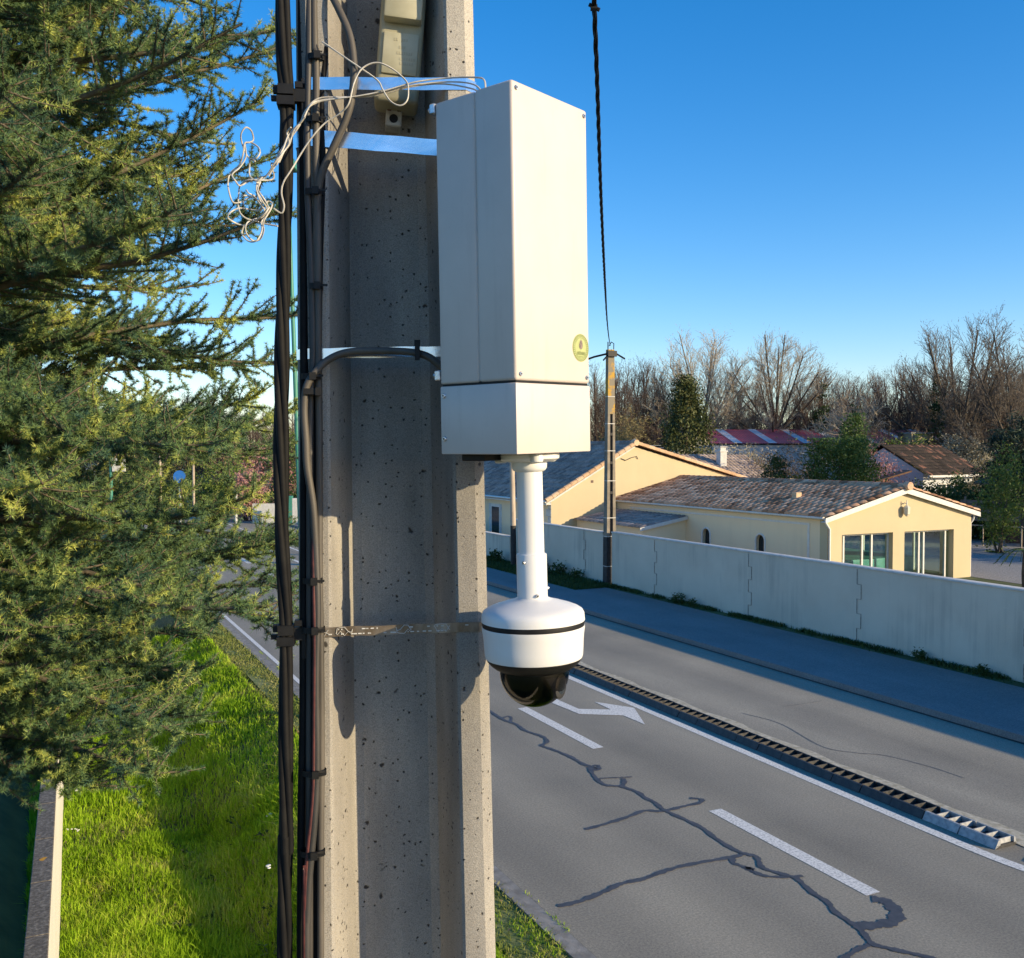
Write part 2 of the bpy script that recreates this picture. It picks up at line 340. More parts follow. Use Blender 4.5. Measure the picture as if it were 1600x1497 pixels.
class MB:
    def __init__(s): s.v = []; s.f = []
    def add(s, vs, fs):
        b = len(s.v); s.v += [Vector(v) for v in vs]; s.f += [[b+i for i in f] for f in fs]; return s
    def box(s, x0, x1, y0, y1, z0, z1):
        return s.add([(x0, y0, z0), (x1, y0, z0), (x1, y1, z0), (x0, y1, z0), (x0, y0, z1), (x1, y0, z1), (x1, y1, z1), (x0, y1, z1)],
                     [(0, 3, 2, 1), (4, 5, 6, 7), (0, 1, 5, 4), (1, 2, 6, 5), (2, 3, 7, 6), (3, 0, 4, 7)])
    def obox(s, c, ax, ay, az):                                # oriented box: centre and three half vectors
        c, ax, ay, az = map(Vector, (c, ax, ay, az))
        vs = [c+sx*ax+sy*ay+sz*az for sz in (-1, 1) for sx, sy in ((-1, -1), (1, -1), (1, 1), (-1, 1))]
        return s.add(vs, [(0, 3, 2, 1), (4, 5, 6, 7), (0, 1, 5, 4), (1, 2, 6, 5), (2, 3, 7, 6), (3, 0, 4, 7)])
    def bbox(s, x0, x1, y0, y1, z0, z1, r=.004, seg=2):        # bevelled box
        bm = bmesh.new(); bmesh.ops.create_cube(bm, size=1)
        bmesh.ops.scale(bm, vec=(x1-x0, y1-y0, z1-z0), verts=bm.verts); bmesh.ops.translate(bm, vec=((x0+x1)/2, (y0+y1)/2, (z0+z1)/2), verts=bm.verts)
        bmesh.ops.bevel(bm, geom=bm.edges[:], offset=r, segments=seg, affect='EDGES', profile=.5)
        bm.verts.index_update(); s.add([v.co.copy() for v in bm.verts], [[v.index for v in f.verts] for f in bm.faces]); bm.free(); return s
    def tube(s, pts, r, n=10, cap=True):
        pts = [Vector(p) for p in pts]; rs = r if isinstance(r, (list, tuple)) else [r]*len(pts)
        rings = []; up = None
        for i, p in enumerate(pts):
            d = (pts[min(i+1, len(pts)-1)]-pts[max(i-1, 0)]).normalized()
            if up is None: up = d.orthogonal().normalized()
            a = (up - d*up.dot(d)); a = a.normalized() if a.length > 1e-6 else d.orthogonal().normalized(); up = a
            c = d.cross(a)
            rings.append([p+(a*math.cos(2*math.pi*k/n)+c*math.sin(2*math.pi*k/n))*rs[i] for k in range(n)])
        b = len(s.v)
        for q in rings: s.v += q
        for i in range(len(pts)-1):
            for k in range(n):
                s.f.append([b+i*n+k, b+i*n+(k+1) % n, b+(i+1)*n+(k+1) % n, b+(i+1)*n+k])
        if cap: s.f.append([b+k for k in range(n)][::-1]); s.f.append([b+(len(pts)-1)*n+k for k in range(n)])
        return s
    def lathe(s, prof, n=48, c=(0, 0)):                        # prof: (r, z)
        b = len(s.v)
        for r, z in prof: s.v += [Vector((c[0]+r*math.cos(2*math.pi*k/n), c[1]+r*math.sin(2*math.pi*k/n), z)) for k in range(n)]
        for i in range(len(prof)-1):
            for k in range(n): s.f.append([b+i*n+k, b+i*n+(k+1) % n, b+(i+1)*n+(k+1) % n, b+(i+1)*n+k])
        return s
    def prism(s, poly, z0, z1):                                # polygon in xy
        n = len(poly)
        return s.add([(x, y, z0) for x, y in poly]+[(x, y, z1) for x, y in poly],
                     [list(range(n))[::-1], list(range(n, 2*n))]+[[i, (i+1) % n, n+(i+1) % n, n+i] for i in range(n)])
    def extrude(s, poly, d):                                   # planar 3-d polygon pushed along d
        n = len(poly); poly = [Vector(p) for p in poly]; d = Vector(d)
        return s.add(poly+[p+d for p in poly], [list(range(n))[::-1], list(range(n, 2*n))]+[[i, (i+1) % n, n+(i+1) % n, n+i] for i in range(n)])
    def build(s, name, mat, parent=None, loc=None, world=False, smooth=None, rot=None):
        vs = s.v
        if world:
            M = (mat_of(parent) if parent else Matrix.Translation(Vector(loc or (0, 0, 0)))).inverted(); vs = [M @ v for v in vs]
        me = bpy.data.meshes.new(name); me.from_pydata([tuple(v) for v in vs], [], s.f)
        bm = bmesh.new(); bm.from_mesh(me); bmesh.ops.recalc_face_normals(bm, faces=bm.faces); bm.to_mesh(me); bm.free()
        me.materials.append(MT[mat] if isinstance(mat, str) else mat)
        if smooth is not None:
            me.polygons.foreach_set('use_smooth', np.ones(len(me.polygons), dtype=bool)); me.set_sharp_from_angle(angle=R(smooth))
        o = bpy.data.objects.new(name, me); COL.objects.link(o)
        if parent: o.parent = parent
        elif loc is not None: o.location = loc
        if rot is not None: o.rotation_euler = rot
        return o
def copy_tree(o, parent=None):
    c = o.copy(); COL.objects.link(c); c.parent = parent
    for ch in list(o.children): copy_tree(ch, c)
    return c
def spline(pts, n=8):                                          # Catmull-Rom through points
    pts = [Vector(p) for p in pts]; out = []
    for i in range(len(pts)-1):
        p0, p1, p2, p3 = pts[max(i-1, 0)], pts[i], pts[i+1], pts[min(i+2, len(pts)-1)]
        for k in range(n):
            t = k/n
            out.append(.5*((2*p1)+(p2-p0)*t+(2*p0-5*p1+4*p2-p3)*t*t+(3*p1-p0-3*p2+p3)*t**3))
    out.append(pts[-1]); return out

# ================================================================== GROUND, ROADS
GD = [(-400, -.6), (-.6, -.65), (-.216, -.98), (1.2, -.98), (2.0, -1.0), (2.22, -.95), (2.8, -.43), (3.2, -.26), (3.85, -.02), (4.48, 0.0), (4.6, -.06), (17.2, -.06), (17.7, .02), (18.5, .0), (500, 0)]
def gz(D, t):
    D = np.asarray(D, float); t = np.asarray(t, float)
    z = np.interp(D, [a for a, _ in GD], [b for _, b in GD])
    w = np.clip((4.4-D)/1.0, 0, 1)*np.clip((D+.25)*2, 0, 1)
    z = z + w*(.035*np.sin(t*1.7+D*2.1)+.03*np.sin(t*.83-D*3.3+1)+.02*np.sin(t*3.9+D*5))
    return z
Dl = np.concatenate([[-400, -150, -60, -25, -10, -4, -2, -1, -.6, -.4, -.216], np.arange(0, 4.41, .2), [4.48, 4.6, 6, 10, 14, 17.2, 17.7, 18.5, 22, 30, 45, 70, 120, 250, 500]])
tl = np.concatenate([[-300, -100, -40, -15, -6], np.arange(-3, 30, .5), np.arange(30, 62, 2), [70, 90, 120, 180, 260, 400, 700, 1200]])
DD, TT = np.meshgrid(Dl, tl)
gv = np.stack([DD.ravel(), TT.ravel(), gz(DD, TT).ravel()], 1)
nD = len(Dl); I = np.arange(len(tl)-1)[:, None]*nD + np.arange(nD-1)[None, :]
gf = np.stack([I, I+1, I+1+nD, I+nD], -1).reshape(-1, 4)
g = np_mesh('ground', gv, gf, 'earth', smooth=True); g.rotation_euler = (0, 0, TH); tag(g, kind='structure')
def sheet(name, D0, D1, t0, t1, z, mat, zb=None, step=4):
    m = MB()
    if zb is None:
        n = max(1, int((t1-t0)/step))
        for i in range(n):
            a, b = t0+(t1-t0)*i/n, t0+(t1-t0)*(i+1)/n
            m.add([(D0, a, z), (D1, a, z), (D1, b, z), (D0, b, z)], [(0, 1, 2, 3)])
    else: m.box(D0, D1, t0, t1, zb, z)
    o = m.build(name, mat); o.rotation_euler = (0, 0, TH); return tag(o, kind='structure')
sheet('road', 4.69, 10.85, -20, 320, 0.0, 'asphalt')
sheet('road_lane', 10.85, 14.42, -20, 320, .004, 'asphalt2')
sheet('gutter', 4.56, 4.682, -20, 120, .006, 'kerb', -.1)
sheet('kerb', 4.46, 4.557, -20, 120, .03, 'kerb', -.1)
sheet('road_crack', 4.680, 4.692, -20, 60, -.004, 'rubber')
sheet('kerb_far', 14.46, 14.58, -20, 70, .124, 'pave', -.1)
sheet('gutter_far', 14.40, 14.47, -20, 70, .008, 'rubber', -.1)
sheet('pavement', 14.58, 17.42, -20, 28, .12, 'pave', -.1)
sheet('pavement_far', 14.58, 16.2, 28, 70, .115, 'pave', -.1)
sheet('verge', 16.2, 17.88, 28, 70, .10, 'mown', -.1)
sheet('verge_strip', 17.42, 17.88, -20, 28, .10, 'earth', -.1)
sheet('mown_strip', 3.95, 4.46, -20, 60, .006, 'mown')
# road markings
def mk(name, D0, D1, t0, t1, z=.004, mat='mark'):
    return sheet(name, D0, D1, t0, t1, z, mat, step=2)
mk('edge_line', 9.97, 10.13, 8.2, 120)
mk('lane_line', 4.76, 4.86, 14, 120)
for k, t0 in enumerate([7.48, 13.18, 18.9, 24.6, 30.3, 36, 41.7, 47.4, 53]): mk('lane_dash', 7.96, 8.16, t0, t0+2.72)
mk('edge_line_far', 11.12, 11.24, 22, 120, .008)
def flat(name, pts, mat, z=.006):                            # a flat marking from measured ground points
    v = [G(x, y, z) for x, y in pts]
    m = MB(); m.add(v, [list(range(len(v)))]); return tag(m.build(name, mat), kind='structure')
m = MB(); A = [(862, 1090), (904, 1107.5), (954.5, 1109), (974, 1118), (905, 1115.5), (870, 1101)]
v = [G(x, y, .006) for x, y in [(862, 1089), (904, 1107.5), (905, 1115.5), (862, 1098), (954.5, 1108.6), (974, 1117.8), (929, 1096.5), (991, 1106), (1008, 1132)]]
m.add(v, [(0, 1, 2, 3), (1, 4, 5, 2), (4, 6, 7, 5), (5, 7, 8)])
tag(m.build('road_arrow', 'mark'), kind='structure')
# curved end of the edge line by the separator
pts = [W3(10.05, 8.4, .005), W3(10.06, 7.6, .005), W3(10.14, 7.0, .005), W3(10.34, 6.5, .005), W3(10.7, 6.0, .005), W3(11.3, 5.6, .005)]
def ribbon(m, pts, w, jit=0):
    pts = [Vector(p) for p in pts]; ws = w if isinstance(w, list) else [w]*len(pts); vs = []
    for i, p in enumerate(pts):
        d = (pts[min(i+1, len(pts)-1)]-pts[max(i-1, 0)]); d.z = 0; d.normalize(); n = Vector((-d.y, d.x, 0))
        a = ws[i]*.5
        vs += [p+n*(a+random.uniform(-jit, jit)), p-n*(a+random.uniform(-jit, jit))]
    m.add(vs, [(2*i, 2*i+1, 2*i+3, 2*i+2) for i in range(len(pts)-1)])
m = MB(); ribbon(m, spline(pts, 6), .16); tag(m.build('edge_line_end', 'mark'), kind='structure')
# bitumen crack seals
q7 = lambda L: [(740+x/3.591, 1080+y/3.591) for x, y in L]
q8 = lambda L: [(1160+x/3.636, 1180+y/3.636) for x, y in L]
q6 = lambda L: [(1160+x/3.402, 860+y/3.402) for x, y in L]
seals = [
 (q7([(60, 90), (90, 110), (170, 160), (240, 185), (290, 220), (390, 255), (412, 285), (384, 305), (440, 325), (540, 365), (620, 410), (690, 430), (655, 436), (690, 490), (740, 525), (830, 535), (920, 565), (960, 595), (1020, 625), (1060, 660), (1100, 680), (1200, 725), (1290, 770), (1360, 825), (1480, 895), (1580, 925)])+q8([(90, 590), (120, 640), (250, 680), (310, 700), (400, 780), (480, 830), (530, 890), (640, 965), (690, 1010), (740, 1070), (850, 1100), (1010, 1135), (1200, 1190)]), .085),
 (q7([(690, 492), (740, 487), (810, 484), (890, 480)]), .05), (q7([(840, 488), (845, 510), (830, 535)]), .1),
 (q7([(150, 158), (190, 140), (212, 150), (205, 175)]), .06), (q7([(640, 432), (690, 415), (708, 432), (690, 442), (650, 436)]), .07),
 (q7([(625, 775), (740, 745), (880, 700), (960, 670), (1060, 672), (1180, 645), (1270, 625), (1278, 606), (1215, 600)]), .085),
 (q7([(470, 1206), (590, 1180), (720, 1130), (830, 1080), (960, 1050), (1100, 1000), (1250, 965), (1480, 925), (1510, 905)]), .09),
 (q7([(1460, 925), (1455, 960), (1490, 975), (1570, 1000)])+q8([(20, 640), (130, 685), (250, 690), (345, 685)]), .075),
 (q8([(735, 815), (800, 825), (850, 855), (878, 905), (850, 945), (750, 965), (645, 968)]), .19),
 (q8([(740, 1070), (660, 1100), (580, 1150), (500, 1200)]), .08),
]
for L, w in seals:
    sp = spline([G(x, y, .005+.0006*len(L)/10) for x, y in L], 12)
    ph_ = random.uniform(0, 6); w *= .8; ws = [w*(1+.18*math.sin(i*.5+ph_)+.12*math.sin(i*1.3+ph_)) for i in range(len(sp))]; ws[0] *= .4; ws[-1] *= .4
    m = MB(); ribbon(m, sp, ws, .006); tag(m.build('crack_seal', 'seal'), kind='structure')
thin = [q6([(0, 865), (200, 920), (420, 1040), (600, 1075), (760, 1090), (1000, 1150), (1180, 1210)]), q6([(220, 830), (420, 800)])]
for L in thin:
    sp = spline([G(x, y, .008) for x, y in L], 8)
    m = MB(); ribbon(m, sp, [random.uniform(.015, .03) for _ in sp], .006); tag(m.build('crack_seal', 'sealthin'), kind='structure')
# sandy debris strip along the separator
m = MB(); pL = []; pR = []
for i in range(140):
    t = 5.8+i*.2
    pL.append(W3(10.66+.02*math.sin(i*1.3)+random.uniform(-.02, .02), t, .010)); pR.append(W3(11.0+.035*math.sin(i*.7)+random.uniform(-.02, .02), t, .010))
m.add(pL+pR, [(i, 140+i, 141+i, i+1) for i in range(139)]); tag(m.build('sand_strip', 'sand'), kind='structure')
m = MB(); cs = []
m.add([W3(10.3, 7.3, .012), W3(10.8, 7.5, .012), W3(11.0, 6.6, .012), W3(10.8, 5.7, .012), W3(10.4, 6.3, .012)], [(0, 1, 2, 3, 4)])
tag(m.build('sand_patch', 'sand'), kind='structure')
m = MB(); m.add([(30.5, 10, .012), (80, 10, .012), (80, 42, .012), (33.5, 42, .012)], [(0, 1, 2, 3)])
o = m.build('gravel_yard', 'gravel'); o.rotation_euler = (0, 0, TH); tag(o, kind='structure')

# ================================================================== BOUNDARY WALLS
def road_wall(name, label, t0, t1, D, top, cols, th=.2):
    w = thing(name, label, 'wall', W3(D, t0), (0, 0, TH)); L = t1-t0
    m = MB(); n = max(2, int(L/1.0))
    m.box(0, th, 0, L, -.2, top-.05); m.build('wall_panel', 'greywall', w)
    m = MB(); m.bbox(-.035, th+.035, -.004, L+.004, top-.046, top, .012); m.build('coping', 'coping', w, smooth=40)
    for c in cols:
        m = MB(); z = .12; i = 0
        while z < top-.08:
            hw = .30 if i % 2 else .17
            z2 = min(z+.36, top-.06); m.box(-.014, 0, c-t0-hw, c-t0+hw, z, z2); z += .36; i += 1
        q = m.build('quoin_pilaster', 'greywall', w); m = MB(); z = .12; i = 0
        while z < top-.08:
            hw = .30 if i % 2 else .17; z2 = min(z+.36, top-.06)
            m.box(-.016, -.002, c-t0-hw-.012, c-t0-hw, z, z2)
            if i % 2 == 0 and i: m.box(-.0162, -.002, c-t0-.30, c-t0-.17-.012, z-.012, z)
            if i % 2: m.box(-.0162, -.002, c-t0-.30, c-t0-.17-.012, z-.012, z)
            z += .36; i += 1
        m.build('joint', 'joint', q)
    return w
road_wall('boundary_wall', 'long pale grey wall with toothed pilasters in front of the yellow annexe', 2, 28.42, 17.9, 2.0, [4.2, 8.6, 12.96, 17.4, 21.4, 26])
road_wall('boundary_wall', 'short pale grey rendered wall section between the camera stem and the black-based utility pole', 29.0, 36.2, 17.9, 1.95, [30.5, 34.6])
road_wall('boundary_wall', 'lower grey wall section behind the pale wooden pole, in front of the tiled house facade', 36.2, 50, 17.75, 1.22, [40.2, 45])
TW = math.atan(685/1500)
w = thing('garden_wall', 'cream garden wall with lichen spotted grey coping beside the grass ditch under the cedar', 'wall', (math.cos(TW)*-.216, math.sin(TW)*-.216, 0), (0, 0, TW))
m = MB(); m.box(-.155, 0, -3, 34, -1.5, 1.085); m.build('wall_panel', 'wallcream', w)
m = MB()
for i in range(37): m.bbox(-.160, .003, -3+i, -3+i+.994, 1.088, 1.14, .006, 1)
m.build('coping', 'copinggrey', w)

# ================================================================== HOUSES
def tile_roof(name, mat, parent, o, a, s, La, Ls, tw=.21, rl=.36, amp=.065, flip=1, clip=None):
    """canal-tile roof: o corner at the eave, a along the eave, s up the slope (unit vectors), local coordinates of parent"""
    o, a, s = Vector(o), Vector(a).normalized(), Vector(s).normalized(); nn = a.cross(s).normalized()
    if nn.z < 0: nn = -nn
    k = 7; nc = int(round(La/tw)); nr = int(math.ceil(Ls/rl)); V = []; F = []; U = []
    u = np.linspace(0, nc, nc*k+1); xs = u*tw*(La/(nc*tw))
    prof = amp*np.abs(np.sin(np.pi*u))**.75
    rr = random.Random(hash(name) % 99)
    for r in range(nr):
        y0 = r*rl; y1 = min(y0+rl*1.04, Ls)
        jit = np.repeat([rr.uniform(-.012, .012) for _ in range(nc+1)], k)[:len(u)]
        for j, (y, h) in enumerate(((y0, -.01), (y0, .026), (y1, 0.0))):
            yy = y + (jit if j < 2 else 0)
            pts = np.outer(xs, a) + np.outer(np.ones_like(xs)*1.0, o) + np.outer(np.broadcast_to(yy, xs.shape), s) + np.outer((prof if h > -.005 else prof*.2)+h, nn)
            V.append(pts); U.append(np.stack([u+.0001, np.full_like(u, r+.5)], 1))
        b = r*3*len(u)
        for q in (0, 1):
            i = np.arange(len(u)-1)+b+q*len(u)
            F.append(np.stack([i, i+1, i+1+len(u), i+len(u)], 1))
    return np_mesh(name, np.concatenate(V), np.concatenate(F), mat, parent, uv=np.concatenate(U), smooth=False)
def rake(parent, p0, p1, mat='rake', r=.09, ln=.36, name='rake_tiles'):
    """row of overlapping half-round tiles along a gable edge or a ridge"""
    p0, p1 = Vector(p0), Vector(p1); d = (p1-p0); L = d.length; d.normalize(); n = int(L/ln); V = []; F = []; U = []
    side = Vector((0, 0, 1)).cross(d).normalized(); up = d.cross(side)
    if up.z < 0: up = -up
    b = 0
    for i in range(n):
        for e, rad in ((0, r*1.12), (1.06, r*.95)):
            c = p0+d*(i+e)*L/n
            for k in range(7):
                a = math.pi*(-.12+1.24*k/6)
                V.append(c+side*math.cos(a)*rad+up*math.sin(a)*rad); U.append((i+.5, .5))
        for k in range(6): F.append((b+k, b+k+1, b+8+k, b+7+k))
        F.append((b, b+3, b+6, b+6)) if False else None
        b += 14
    return np_mesh(name, np.array([tuple(v) for v in V]), np.array(F), mat, parent, uv=np.array(U), smooth=False)

# ---- annexe (pool room)
ax = thing('annexe_house', 'low yellow rendered annexe with brown canal tiles and glazed gable behind the grey wall', 'house', W3(24.6, 25.05), (0, 0, TH))
WX, WY = 7.3, 13.6; EV = 2.5; RG = 3.42; HX = WX/2
def gable_wall(m, y, th):
    o1, o2, o3, o4, zt = .68, 3.17, 3.75, 6.35, 1.86
    m.box(0, o1, y, y+th, -.3, zt); m.box(o2, o3, y, y+th, -.3, zt); m.box(o4, WX, y, y+th, -.3, zt)
    m.extrude([(0, y, zt), (WX, y, zt), (WX, y, EV), (HX, y, RG), (0, y, EV)], (0, th, 0))
m = MB(); gable_wall(m, 0, .36); m.build('gable_wall', 'beige', ax)
# long wall with two arched openings
def arch_wall(m, ys, hw, zc, L, th, ztop):
    cur = .36
    for y in ys:
        m.box(0, th, cur, y-hw, -.3, ztop); m.box(0, th, y-hw, y+hw, -.3, zc-.75)
        arc = [(y+hw*math.cos(math.pi*k/12), zc+hw*math.sin(math.pi*k/12)) for k in range(13)]
        poly = [(0, y+hw, ztop), ]+[(0, a, b) for a, b in arc]+[(0, y-hw, ztop)]
        m.extrude(poly, (th, 0, 0)); cur = y+hw
    m.box(0, th, cur, L, -.3, ztop)
ys = [3.45, 6.75]
m = MB(); arch_wall(m, ys, .27, 1.38, WY, .28, EV); m.build('side_wall', 'cream', ax)
m = MB(); m.box(WX-.25, WX, .37, 1.2, -.3, EV); m.box(WX-.25, WX, 9.2, WY, -.3, EV); m.box(WX-.25, WX, 1.2, 9.2, 2.05, EV); m.build('back_wall', 'cream', ax)
f = MB(); f.box(WX-.16, WX-.1, 1.2, 9.2, 1.98, 2.05)
for q in np.linspace(1.2, 9.13, 7): f.box(WX-.165, WX-.095, q, q+.07, -.28, 1.98)
wd = f.build('glazed_door', 'whitetrim', ax); m = MB(); m.box(WX-.133, WX-.127, 1.2, 9.2, -.28, 1.98); m.build('pane', 'glass', wd)
m = MB(); m.box(.28, WX-.25, WY-.2, WY, -.3, EV); m.box(.281, .30, 5.6, WY-.2, -.28, EV); m.build('room_wall', 'room', ax)
m = MB(); m.box(.30, WX-.25, .37, WY-.2, EV-.06, EV-.02); m.build('ceiling', 'room', ax)
m = MB(); m.box(.28, WX-.25, .37, WY-.2, -.32, -.28); m.build('room_floor', 'coping', ax)
m = MB(); m.bbox(1.2, WX-1.2, 1.6, WY-3, -.28, .70, .05); m.build('pool_cover', 'pool', ax)
for y in ys:
    fr = MB(); rim = [(y+.27*math.cos(math.pi*k/14), 1.38+.27*math.sin(math.pi*k/14)) for k in range(15)]
    pts = [Vector((-.005, y+.27, .63))]+[Vector((-.005, a, b)) for a, b in rim]+[Vector((-.005, y-.27, .63))]
    fr.tube(pts, .04, 6); wdw = fr.build('arched_window', 'whitetrim', ax, smooth=50)
    m = MB(); m.extrude([(.16, y+.27, .63)]+[(.16, a, b) for a, b in rim]+[(.16, y-.27, .63)], (.02, 0, 0)); m.build('pane', 'darkglass', wdw)
# white mouldings on the side wall, eave band and gutter
m = MB(); m.box(-.02, 0, .85, .95, -.2, 2.16); m.box(-.02, 0, .85, 12.4, 2.16, 2.24); m.box(-.024, 0, 12.1, 12.2, .2, 2.155); m.build('moulding', 'whitetrim', ax)
m = MB(); m.box(-.13, 0, .05, WY, 2.40, 2.50); m.build('eave_soffit', 'beige', ax)
m = MB(); m.tube([(-.2, -.02, 2.47), (-.2, WY, 2.47)], .055, 8); m.build('gutter', 'whitetrim', ax, smooth=60)
def downpipe(x, sgn):
    m = MB(); m.tube([(x+sgn*.16, -.03, 2.46), (x+sgn*.12, -.05, 2.3), (x-sgn*.05, -.06, 2.08), (x-sgn*.05, -.06, -.2)], .04, 8); m.build('downpipe', 'whitetrim', ax, smooth=60)
downpipe(.0, -1); 
m = MB(); m.tube([(WX+.14, -.05, 2.44), (WX+.06, -.04, 2.2), (WX+.03, .05, 2.05), (WX+.03, .05, -.2)], .035, 8); m.build('downpipe', 'whitetrim', ax, smooth=60)
sl1 = Vector((HX+.25, 0, RG-EV+.06)).normalized(); sl2 = Vector((-(HX+.25), 0, RG-EV+.06)).normalized()
SLN = math.hypot(HX+.25, RG-EV+.06)
tile_roof('roof', 'tile', ax, (-.25, -.22, EV+.02), (0, 1, 0), sl1, WY+.2, SLN, .3, .4, .085)
tile_roof('roof', 'tile', ax, (WX+.25, -.22, EV+.02), (0, 1, 0), sl2, WY+.2, SLN, .3, .4, .085)
rake(ax, (HX, -.24, RG+.10), (HX, WY, RG+.10), 'tile', .12, .4, 'ridge_tiles')
for sx in (1, -1):
    m = MB(); e = Vector((HX-sx*(HX+.27), -.2, EV-.02)); p = Vector((HX, -.2, RG+.05))
    m.extrude([e, p, p-Vector((0, 0, .2)), e-Vector((0, 0, .17))], (0, .035, 0)); m.build('bargeboard', 'whitetrim', ax)
    m = MB(); m.extrude([e+Vector((0, .036, -.13)), p+Vector((0, .036, -.15)), p+Vector((0, .036, -.17)), e+Vector((0, .036, -.15))], (0, .2, 0)); m.build('soffit', 'whitetrim', ax)
m = MB(); m.lathe([(0, 0), (.15, 0), (.16, .2), (.0, .2)], 16); o = m.build('ridge_cap', 'tile', ax, smooth=40); o.location = (HX, -.34, RG+.12); o.rotation_euler = (R(-90), 0, 0)
m = MB(); m.bbox(1.35, 1.62, 3.0, 3.25, 2.85, 3.22, .01); m.build('roof_vent', 'rake', ax)
# glazing
for (a, b, posts) in ((.68, 3.17, (.25, 1.15, 1.62, 2.42)), (3.75, 6.35, (.0, .95, 1.2, 2.35))):
    f = MB(); f.box(a, b, .20, .27, 1.79, 1.86); f.box(a, b, .20, .27, -.28, -.2)
    for q in posts: f.box(a+q, a+q+.07, .195, .275, -.2, 1.79)
    wd = f.build('glazed_door', 'whitetrim', ax)
    g_ = MB(); g_.box(a, b, .232, .238, -.2, 1.79); g_.build('pane', 'glass', wd)
# wall lamp
lm = MB(); lm.lathe([(0, .0), (.05, .02), (.11, .10), (.13, .34), (.06, .40), (.02, .42), (.0, .55)], 6); o = lm.build('wall_lamp', 'lampglass', ax); o.location = (HX+.02, -.16, 2.42)
b_ = MB(); b_.tube([(0, .16, .45), (0, .1, .5), (0, 0, .47)], .018, 6); b_.tube([(0, 0, .42), (0, 0, .6)], .02, 6); b_.build('lamp_bracket', 'whitetrim', o)
# porch lean-to
m = MB(); m.box(-2.2, -.005, 8.15, WY, -.3, 1.62); m.extrude([(-2.2, 8.15, 1.62), (-.005, 8.15, 1.62), (-.005, 8.15, 2.0)], (0, WY-8.15, 0)); m.build('porch', 'cream', ax)
ps = Vector((2.3, 0, .40)).normalized()
tile_roof('porch_roof', 'tilegrey', ax, (-2.4, 8.0, 1.63), (0, 1, 0), ps, 5.5, 2.36, .3, .4, .07)
m = MB(); m.extrude([(-2.42, 7.97, 1.64), (-.02, 7.97, 2.06), (-.02, 7.97, 1.92), (-2.42, 7.97, 1.50)], (0, .03, 0)); m.build('porch_bargeboard', 'whitetrim', ax)
# ---- main house
mh = thing('main_house', 'larger yellow house with grey tiled roof and broad gable behind the annexe', 'house', W3(21.05, 38.6), (0, 0, TH))
GX, GL = 12.6, 17; ridx, ridz, ez, ez2 = 4.5, 5.10, 2.55, 2.95
m = MB(); m.extrude([(0, 0, -.3), (GX, 0, -.3), (GX, 0, ez2), (ridx, 0, ridz-.08), (0, 0, ez)], (0, .3, 0)); m.build('gable_wall', 'beige', mh)
m = MB(); m.box(-.006, .3, .3, GL, -.3, ez); m.build('facade', 'cream', mh)
m = MB(); m.box(GX-.3, GX, .3, GL, -.3, ez2); m.build('back_wall', 'cream', mh)
s1 = Vector((ridx+.3, 0, ridz-ez+.12)).normalized(); s2 = Vector((-(GX+.3-ridx), 0, ridz-ez2+.08)).normalized()
tile_roof('roof', 'tilegrey', mh, (-.3, -.12, ez-.1), (0, 1, 0), s1, GL+.1, math.hypot(ridx+.3, ridz-ez+.12), .3, .4, .07)  # road slope's shade is put into its greyer tile colour
tile_roof('roof', 'tile', mh, (GX+.3, -.12, ez2-.05), (0, 1, 0), s2, GL+.1, math.hypot(GX+.3-ridx, ridz-ez2+.08))
rake(mh, (-.35, -.12, ez-.02), (ridx, -.12, ridz+.08), r=.12); rake(mh, (GX+.3, -.12, ez2+.0), (ridx, -.12, ridz+.08), r=.12)
rake(mh, (ridx, -.1, ridz+.09), (ridx, GL, ridz+.09), 'tilegrey', .12, .4, 'ridge_tiles')
m = MB(); m.lathe([(0, 0), (.15, 0), (.17, .3), (0, .3)], 14); o = m.build('ridge_cap', 'rake', mh, smooth=40); o.location = (ridx, -.24, ridz+.1); o.rotation_euler = (R(-90), 0, 0)
m = MB(); m.extrude([(-.3, -.08, ez-.12), (ridx, -.08, ridz-.04), (ridx, -.08, ridz-.12), (-.3, -.08, ez-.22)], (0, .08, 0)); m.build('bargeboard', 'coping', mh)
m = MB(); m.tube([(-.34, -.1, ez-.06), (-.34, GL, ez-.06)], .06, 8); m.build('gutter', 'whitetrim', mh, smooth=60)
m = MB(); m.box(-.32, 0, 0, GL, ez-.2, ez-.14); m.build('eave_soffit', 'whitetrim', mh)
m = MB(); m.box(2.1, 2.24, -.01, 0, 3.32, 3.44); m.build('gable_vent', 'shutter', mh)
m = MB(); m.tube([(3.75, -.03, 4.45), (4.0, -.04, 4.36), (4.35, -.05, 4.50), (4.62, -.05, 4.55), (4.7, -.03, 4.42)], .018, 6); m.build('service_cable', 'cablebrown', mh)
wd = MB(); wd.box(2.0, 3.15, -.012, 0, 1.68, 1.78); wd.box(2.52, 2.62, -.012, 0, .2, 1.68); wd.box(2.0, 2.06, -.012, 0, .2, 1.68); wd = wd.build('window', 'whitetrim', mh)
for x in (2.07, 2.63): m = MB(); m.box(x, x+.44, -.04, -.002, .3, 1.66); m.build('shutter', 'shutter', wd)
